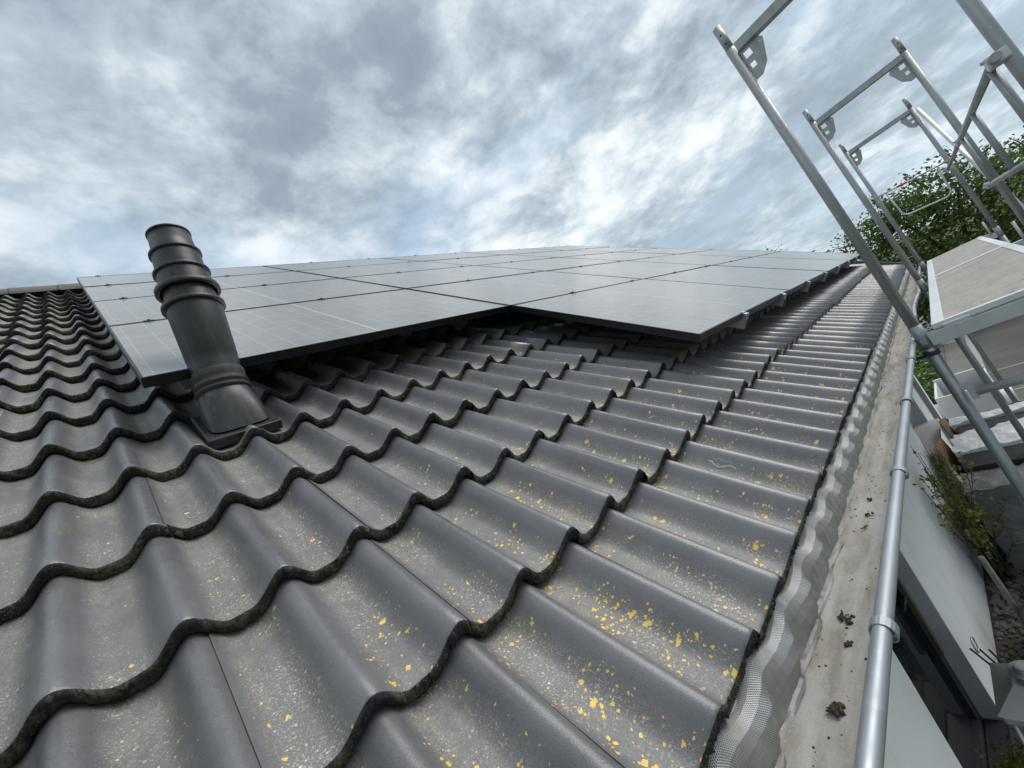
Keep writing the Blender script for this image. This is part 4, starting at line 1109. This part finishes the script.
for (sx_, sy_) in ((-1, -1), (1, -1), (-1, 1), (1, 1)):
    b = MB(); b.tube([(gx+sx_*0.16, gy+sy_*0.14, zt_-0.05), (gx+sx_*0.18, gy+sy_*0.16, 0.056)], 0.011, 10); b.build('leg', M_STEEL, e)
b = MB()
for dx in (-0.03, 0.0, 0.03): b.tube([(gx+0.18, gy+0.14+dx, zt_-0.01), (gx+0.25, gy+0.20+dx*1.4, zt_+0.05)], 0.006, 8)
b.build('tongs', M_BLACKM, e)
b = MB(); b.tube([(gx+0.22+0.04*math.cos(R(a_)), gy+0.20+0.0*a_, zt_+0.10+0.04*math.sin(R(a_))) for a_ in range(0, 360, 30)]+[(gx+0.26, gy+0.20, zt_+0.10)], 0.005, 8); b.build('hook_ring', M_STEEL, e)

# ================================================================ PLANTS
def leaf_mesh(name, pts, size, mat, parent, seed, aspect=0.55, up=0.3):
    rg = np.random.RandomState(seed); P = np.asarray(pts, float); n_ = len(P)
    d = rg.normal(size=(n_, 3)); d[:, 2] *= 0.7; d /= np.linalg.norm(d, axis=1)[:, None]
    nn = rg.normal(size=(n_, 3)); nn[:, 2] += up*3
    b_ = np.cross(nn, d); b_ /= np.linalg.norm(b_, axis=1)[:, None]
    nrm = np.cross(d, b_)
    L = (size*rg.uniform(0.6, 1.35, n_))[:, None]; Wd = L*aspect
    v = np.stack([P-d*L*.5, P+b_*Wd*.5+nrm*L*.06, P+d*L*.5-nrm*L*.08, P-b_*Wd*.5+nrm*L*.06], 1).reshape(-1, 3)
    inv = parent_world(parent).inverted() if parent is not None else Matrix.Identity(4)
    tr = inv.to_translation(); v = v+np.array(tr)
    me = bpy.data.meshes.new(name); me.vertices.add(len(v)); me.vertices.foreach_set('co', v.ravel())
    me.loops.add(4*n_); me.loops.foreach_set('vertex_index', np.arange(4*n_, dtype=np.int32))
    me.polygons.add(n_); me.polygons.foreach_set('loop_start', np.arange(0, 4*n_, 4, dtype=np.int32)); me.polygons.foreach_set('loop_total', np.full(n_, 4, dtype=np.int32))
    me.update(calc_edges=True)
    a = me.attributes.new('rnd', 'FLOAT', 'POINT'); a.data.foreach_set('value', np.repeat(rg.uniform(0, 1, n_), 4))
    me.materials.append(mat)
    o = bpy.data.objects.new(name, me); COL.objects.link(o)
    if parent is not None: o.parent = parent
    return o
def tree(base, lobes, nleaf, lsize, lab, seed, mat=M_LEAF, trunk_r=0.16, fork=0.35, name='tree', grp='trees and bushes behind the scaffold', cat='tree', spikes=0):
    rg = np.random.RandomState(seed); e = empty(name, base, lab, cat, grp)
    b = MB(); B0 = Vector(base)
    cen = sum((Vector(l[0]) for l in lobes), Vector())/len(lobes)
    fk = B0.lerp(Vector((B0.x*0.6+cen.x*0.4, B0.y*0.6+cen.y*0.4, cen.z)), fork)
    b.tube([B0-Vector((0, 0, 0.05)), B0.lerp(fk, 0.5)+Vector((0.05, 0.03, 0)), fk], [trunk_r, trunk_r*0.8, trunk_r*0.65], 10)
    for (c_, r_) in lobes:
        c_ = Vector(c_); mid = fk.lerp(c_, 0.5)+Vector((0, 0, 0.15))
        b.tube([fk, mid, c_, c_+Vector((0, 0, r_[2]*0.6))], [trunk_r*0.55, trunk_r*0.35, trunk_r*0.18, 0.012], 7)
    pts = []
    wts = np.array([l[1][0]*l[1][1]*l[1][2] for l in lobes])**0.75; wts /= wts.sum()
    clumps = []
    for (c_, r_), w_ in zip(lobes, wts):
        nc = max(8, int(nleaf*w_/38))
        for q in range(nc):
            d = rg.normal(size=3); d /= np.linalg.norm(d); rr = rg.uniform(0.25, 1.0)**0.45
            cc = np.array(c_)+d*np.array(r_)*rr*rg.uniform(0.85, 1.12); clumps.append(cc)
            k_ = rg.randint(22, 55); sp = rg.uniform(0.6, 1.4)*lsize*1.9
            p_ = cc+rg.normal(size=(k_, 3))*np.array([sp, sp, sp*0.6]); pts.append(p_)
    for (p0, p1, k_) in (spikes or ()):
        p0 = np.array(p0, float); p1 = np.array(p1, float)
        b.tube([Vector(p0), Vector((p0+p1)/2)+Vector((0, 0, 0.05)), Vector(p1)], [0.02, 0.013, 0.006], 6)
        t_ = rg.uniform(0.1, 1.05, (k_, 1)); pts.append(p0+(p1-p0)*t_+rg.normal(size=(k_, 3))*lsize*0.55)
    b.build('trunk', M_BARK, e)
    leaf_mesh('crown', np.concatenate(pts), lsize, mat, e, seed+1)
    return e
Z = CAMZ
tree((18.5, -0.3, 0), [((18, 0.2, Z-0.2), (1.3, 1.2, 1.2)), ((18.3, -0.9, Z+0.35), (1.2, 1.1, 1.0)), ((18, 1.2, Z+0.35), (0.9, 0.75, 0.65)), ((18, 0.5, Z+0.75), (0.9, 0.6, 0.6)), ((18.2, -1.9, Z-0.4), (1.2, 1.1, 1.1)), ((18, -0.2, Z-1.3), (1.5, 1.8, 1.0))], 15000, 0.12,
     'tall leafy green tree behind the scaffold, its left twigs reaching over the roof', 41, spikes=[((18, 1.5, Z+0.35), (18, 2.55, Z+0.75), 40), ((18, 1.3, Z+0.1), (18, 2.4, Z+0.45), 40), ((18, 0.35, Z+0.9), (18, 0.75, Z+1.55), 45), ((18, -0.4, Z+1.0), (18, -0.2, Z+1.55), 40), ((18.2, -1.2, Z+1.1), (18.2, -1.1, Z+1.6), 36)])
tree((14.6, -3.2, 0), [((14.6, -2.3, Z-0.25), (1.2, 0.8, 0.75)), ((14.8, -3.2, Z+0.1), (1.3, 1.1, 0.9)), ((14.6, -3.0, Z-1.2), (1.5, 1.5, 0.9)), ((14.8, -4.6, Z-0.1), (1.4, 1.3, 1.1))], 15000, 0.11,
     'bushy green tree to the right of the hoop guard, behind the guardrail', 43, spikes=[((14.6, -1.9, Z+0.2), (14.6, -1.75, Z+0.75), 40), ((14.6, -2.4, Z+0.3), (14.6, -2.2, Z+0.95), 45), ((14.6, -1.6, Z+0.0), (14.6, -1.2, Z+0.4), 35)])
tree((30.5, 6.55, 0), [((30.5, 6.5, Z+2.6), (0.6, 0.55, 0.9)), ((30.5, 6.6, Z+1.2), (1.2, 1.2, 1.2)), ((30.5, 6.4, Z-0.2), (1.6, 1.6, 1.2))], 3200, 0.16, 'distant treetop just peeping over the solar panels', 45, grp='trees beyond the roof')
bush_lab = ['dark green bush on the lawn beyond the end of the gutter', 'dense green bush behind the scaffold deck, below the tall tree', 'round green bush beyond the driveway, beneath the guardrail', 'broad green bush at the back of the driveway, beyond the brace']
for i, (x, y, rr, hh) in enumerate(((16.6, 2.5, 1.2, 1.9), (17.5, 0.3, 1.3, 1.6), (19.5, -2.2, 1.5, 2.0), (20.5, -5.0, 1.7, 2.2))):
    tree((x, y, 0), [((x, y, hh*0.5), (rr, rr, hh*0.5)), ((x+0.4, y-0.5, hh*0.65), (rr*0.7, rr*0.7, hh*0.4))], 5200, 0.12, bush_lab[i], 60+i*3, M_LEAF2, 0.06, 0.2, 'bush', cat='bush')
# ground cover in the soil bed
rg = np.random.RandomState(5); npt = 9000
gx_ = rg.uniform(10.0, 16.0, npt); gy_ = rg.uniform(1.05, 3.6, npt)
hz = 0.30+0.20*np.array([mnoise.noise(Vector((a_*1.5, c_*1.5, 0))) for a_, c_ in zip(gx_, gy_)])
tag(leaf_mesh('ground_cover', np.stack([gx_, gy_, hz*rg.uniform(0.15, 1.0, npt)], 1), 0.12, M_LEAF4, None, 8), 'bright green leafy ground cover beyond the corner of the house', 'ground cover', kind='stuff')
rg = np.random.RandomState(15)
fx = rg.uniform(10.2, 13.5, 46); fy = 1.1+1.6*rg.uniform(0, 1, 46)**1.5
# small white flowers on it
fb = MB()
for a_, c_ in zip(fx, fy):
    fb.add([Vector((a_, c_, 0.44+0.2*mnoise.noise(Vector((a_*1.5, c_*1.5, 0)))))+Vector((p[0], p[1], p[2]*0.5))*0.014 for p in ico], icf, True)
tag(fb.build('white_blossom', M_WHITE), 'small white blossoms scattered over the ground cover', 'blossom', kind='stuff')
# lean shrub against the wall
sb = Vector((4.95, 0.87, 0.012))
e = empty('shrub', sb, 'sparse yellow green shrub with thin bare stems against the white wall', 'shrub')
b = MB(); pts = []; rs_ = random.Random(77)
for i in range(40):
    a_ = rs_.uniform(0, 2*math.pi); sp = rs_.uniform(0.05, 0.62); h_ = rs_.uniform(0.6, 1.4)*(1.05-sp*0.55)
    tip = sb+Vector((sp*math.cos(a_)*1.25, -abs(sp*math.sin(a_))*0.75+rs_.uniform(0, 0.10), h_))
    mid = sb.lerp(tip, 0.5)+Vector((0, 0, 0.10))+Vector((rs_.gauss(0, .03), rs_.gauss(0, .02), 0))
    b.tube([sb+Vector((rs_.gauss(0, .04), rs_.gauss(0, .03), 0)), mid, tip], [0.006, 0.004, 0.002], 5)
    for k_ in range(3):
        t0 = rs_.uniform(0.4, 0.9); p0 = sb.lerp(mid, t0*2) if t0 < 0.5 else mid.lerp(tip, t0*2-1)
        p1 = p0+Vector((rs_.gauss(0, .09), rs_.gauss(0, .05), rs_.uniform(0.03, 0.16)))
        b.tube([p0, p1], [0.003, 0.0015], 4)
        for q in range(6): pp = p0.lerp(p1, rs_.uniform(0.3, 1.1)); pts.append(tuple(pp+Vector((rs_.gauss(0, .016), rs_.gauss(0, .016), rs_.gauss(0, .016)))))
    for q in range(7): pp = mid.lerp(tip, rs_.uniform(0.2, 1.05)); pts.append(tuple(pp+Vector((rs_.gauss(0, .018), rs_.gauss(0, .018), rs_.gauss(0, .018)))))
pts = [p for p in pts if p[1] < YW-0.015]
b.build('stems', M_BARK, e); leaf_mesh('foliage', pts, 0.042, M_LEAF3, e, 78, 0.5)
# potted plant by the door step
pp = Vector((2.74, 0.78, 0.057))
e = empty('potted_plant', pp, 'bright yellow green potted plant on the dark terrace beside the doorway', 'potted plant')
b = MB(); b.lathe([(0.0, 0.0), (0.11, 0.0), (0.15, 0.20), (0.165, 0.20), (0.165, 0.225), (0.145, 0.225), (0.13, 0.18), (0.0, 0.18)], Matrix.Translation(pp), 24); b.build('pot', M_TERRA, e)
rg = np.random.RandomState(9); q_ = rg.normal(size=(700, 3))*np.array([0.085, 0.085, 0.05])+np.array([pp.x, pp.y, pp.z+0.27])
leaf_mesh('foliage', q_, 0.04, M_LEAF3, e, 31, 0.3)

# ================================================================ CHALK MARKS AND SCUFFS ON THE TILES
def on_tile(x, s):
    """height of the tile surface at roof position (x, s)"""
    j = math.floor((s-S_EAVE)/COURSE); loc_s = s-S_EAVE-j*COURSE
    k = math.floor((x-X0-0.022)/0.3); lx = x-X0-0.022-0.3*k
    return RP(x, s, N_CREST-ROLL_H+prof(lx)-TILT*loc_s+0.0012)
def stroke(b, pts, wd):
    n_ = len(pts); vv = []
    for i, (x, s) in enumerate(pts):
        a_ = pts[max(i-1, 0)]; c_ = pts[min(i+1, n_-1)]
        dx, ds = c_[0]-a_[0], c_[1]-a_[1]; L = math.hypot(dx, ds) or 1
        ww = wd*(0.6+0.4*math.sin(math.pi*i/(n_-1)))
        vv += [on_tile(x-ds/L*ww, s+dx/L*ww), on_tile(x+ds/L*ww, s-dx/L*ww)]
    b.add(vv, [(2*i, 2*i+1, 2*i+3, 2*i+2) for i in range(n_-1)], True)
def arc(cx, cs, rx, rs2, a0, a1, n_=12): return [(cx+rx*math.cos(R(a0+(a1-a0)*i/n_)), cs+rs2*math.sin(R(a0+(a1-a0)*i/n_))) for i in range(n_+1)]
cx, cs = 0.075, 1.155
b = MB()
stroke(b, arc(cx-0.026, cs+0.028, 0.011, 0.013, 150, -40), 0.0010); stroke(b, [(cx-0.018, cs+0.02), (cx-0.036, cs+0.004), (cx-0.016, cs+0.002)], 0.0010)
stroke(b, arc(cx+0.010, cs+0.030, 0.011, 0.011, 0, 350), 0.0009)
stroke(b, arc(cx-0.016, cs-0.030, 0.011, 0.017, 160, 380), 0.0010); stroke(b, arc(cx+0.004, cs-0.030, 0.009, 0.016, 180, 350), 0.0009)
stroke(b, arc(cx+0.026, cs-0.020, 0.012, 0.015, 90, 430), 0.0010)
tag(b.build('chalk_scribble', M_CHALK), 'faint white chalk scribble on a roof tile below the vent pipe', 'chalk mark', kind='stuff')
def scuff(px_, py_, L, wd, lab):
    d = Vector((sum(RW[0][i]*v for i, v in enumerate((px_-512, py_-384, 408.787))), sum(RW[1][i]*v for i, v in enumerate((px_-512, py_-384, 408.787))), sum(RW[2][i]*v for i, v in enumerate((px_-512, py_-384, 408.787)))))
    r_ = ROOF.to_3x3().transposed() @ d; k_ = (N_CREST-0.012)/r_.z; x, s = r_.x*k_, r_.y*k_
    b = MB(); stroke(b, [(x+0.004*math.sin(i), s-L/2+L*i/8) for i in range(9)], wd); stroke(b, [(x+0.010+0.002*math.sin(i*2), s-L/3+L*0.7*i/6) for i in range(7)], wd*0.5)
    tag(b.build('white_scuff', M_CHALK), lab, 'scuff mark')
scuff(590, 430, 0.035, 0.0024, 'short white scuff on a tile roll below the panel notch')
scuff(724, 452, 0.075, 0.0020, 'long white scuff on a tile roll in the lowest course')
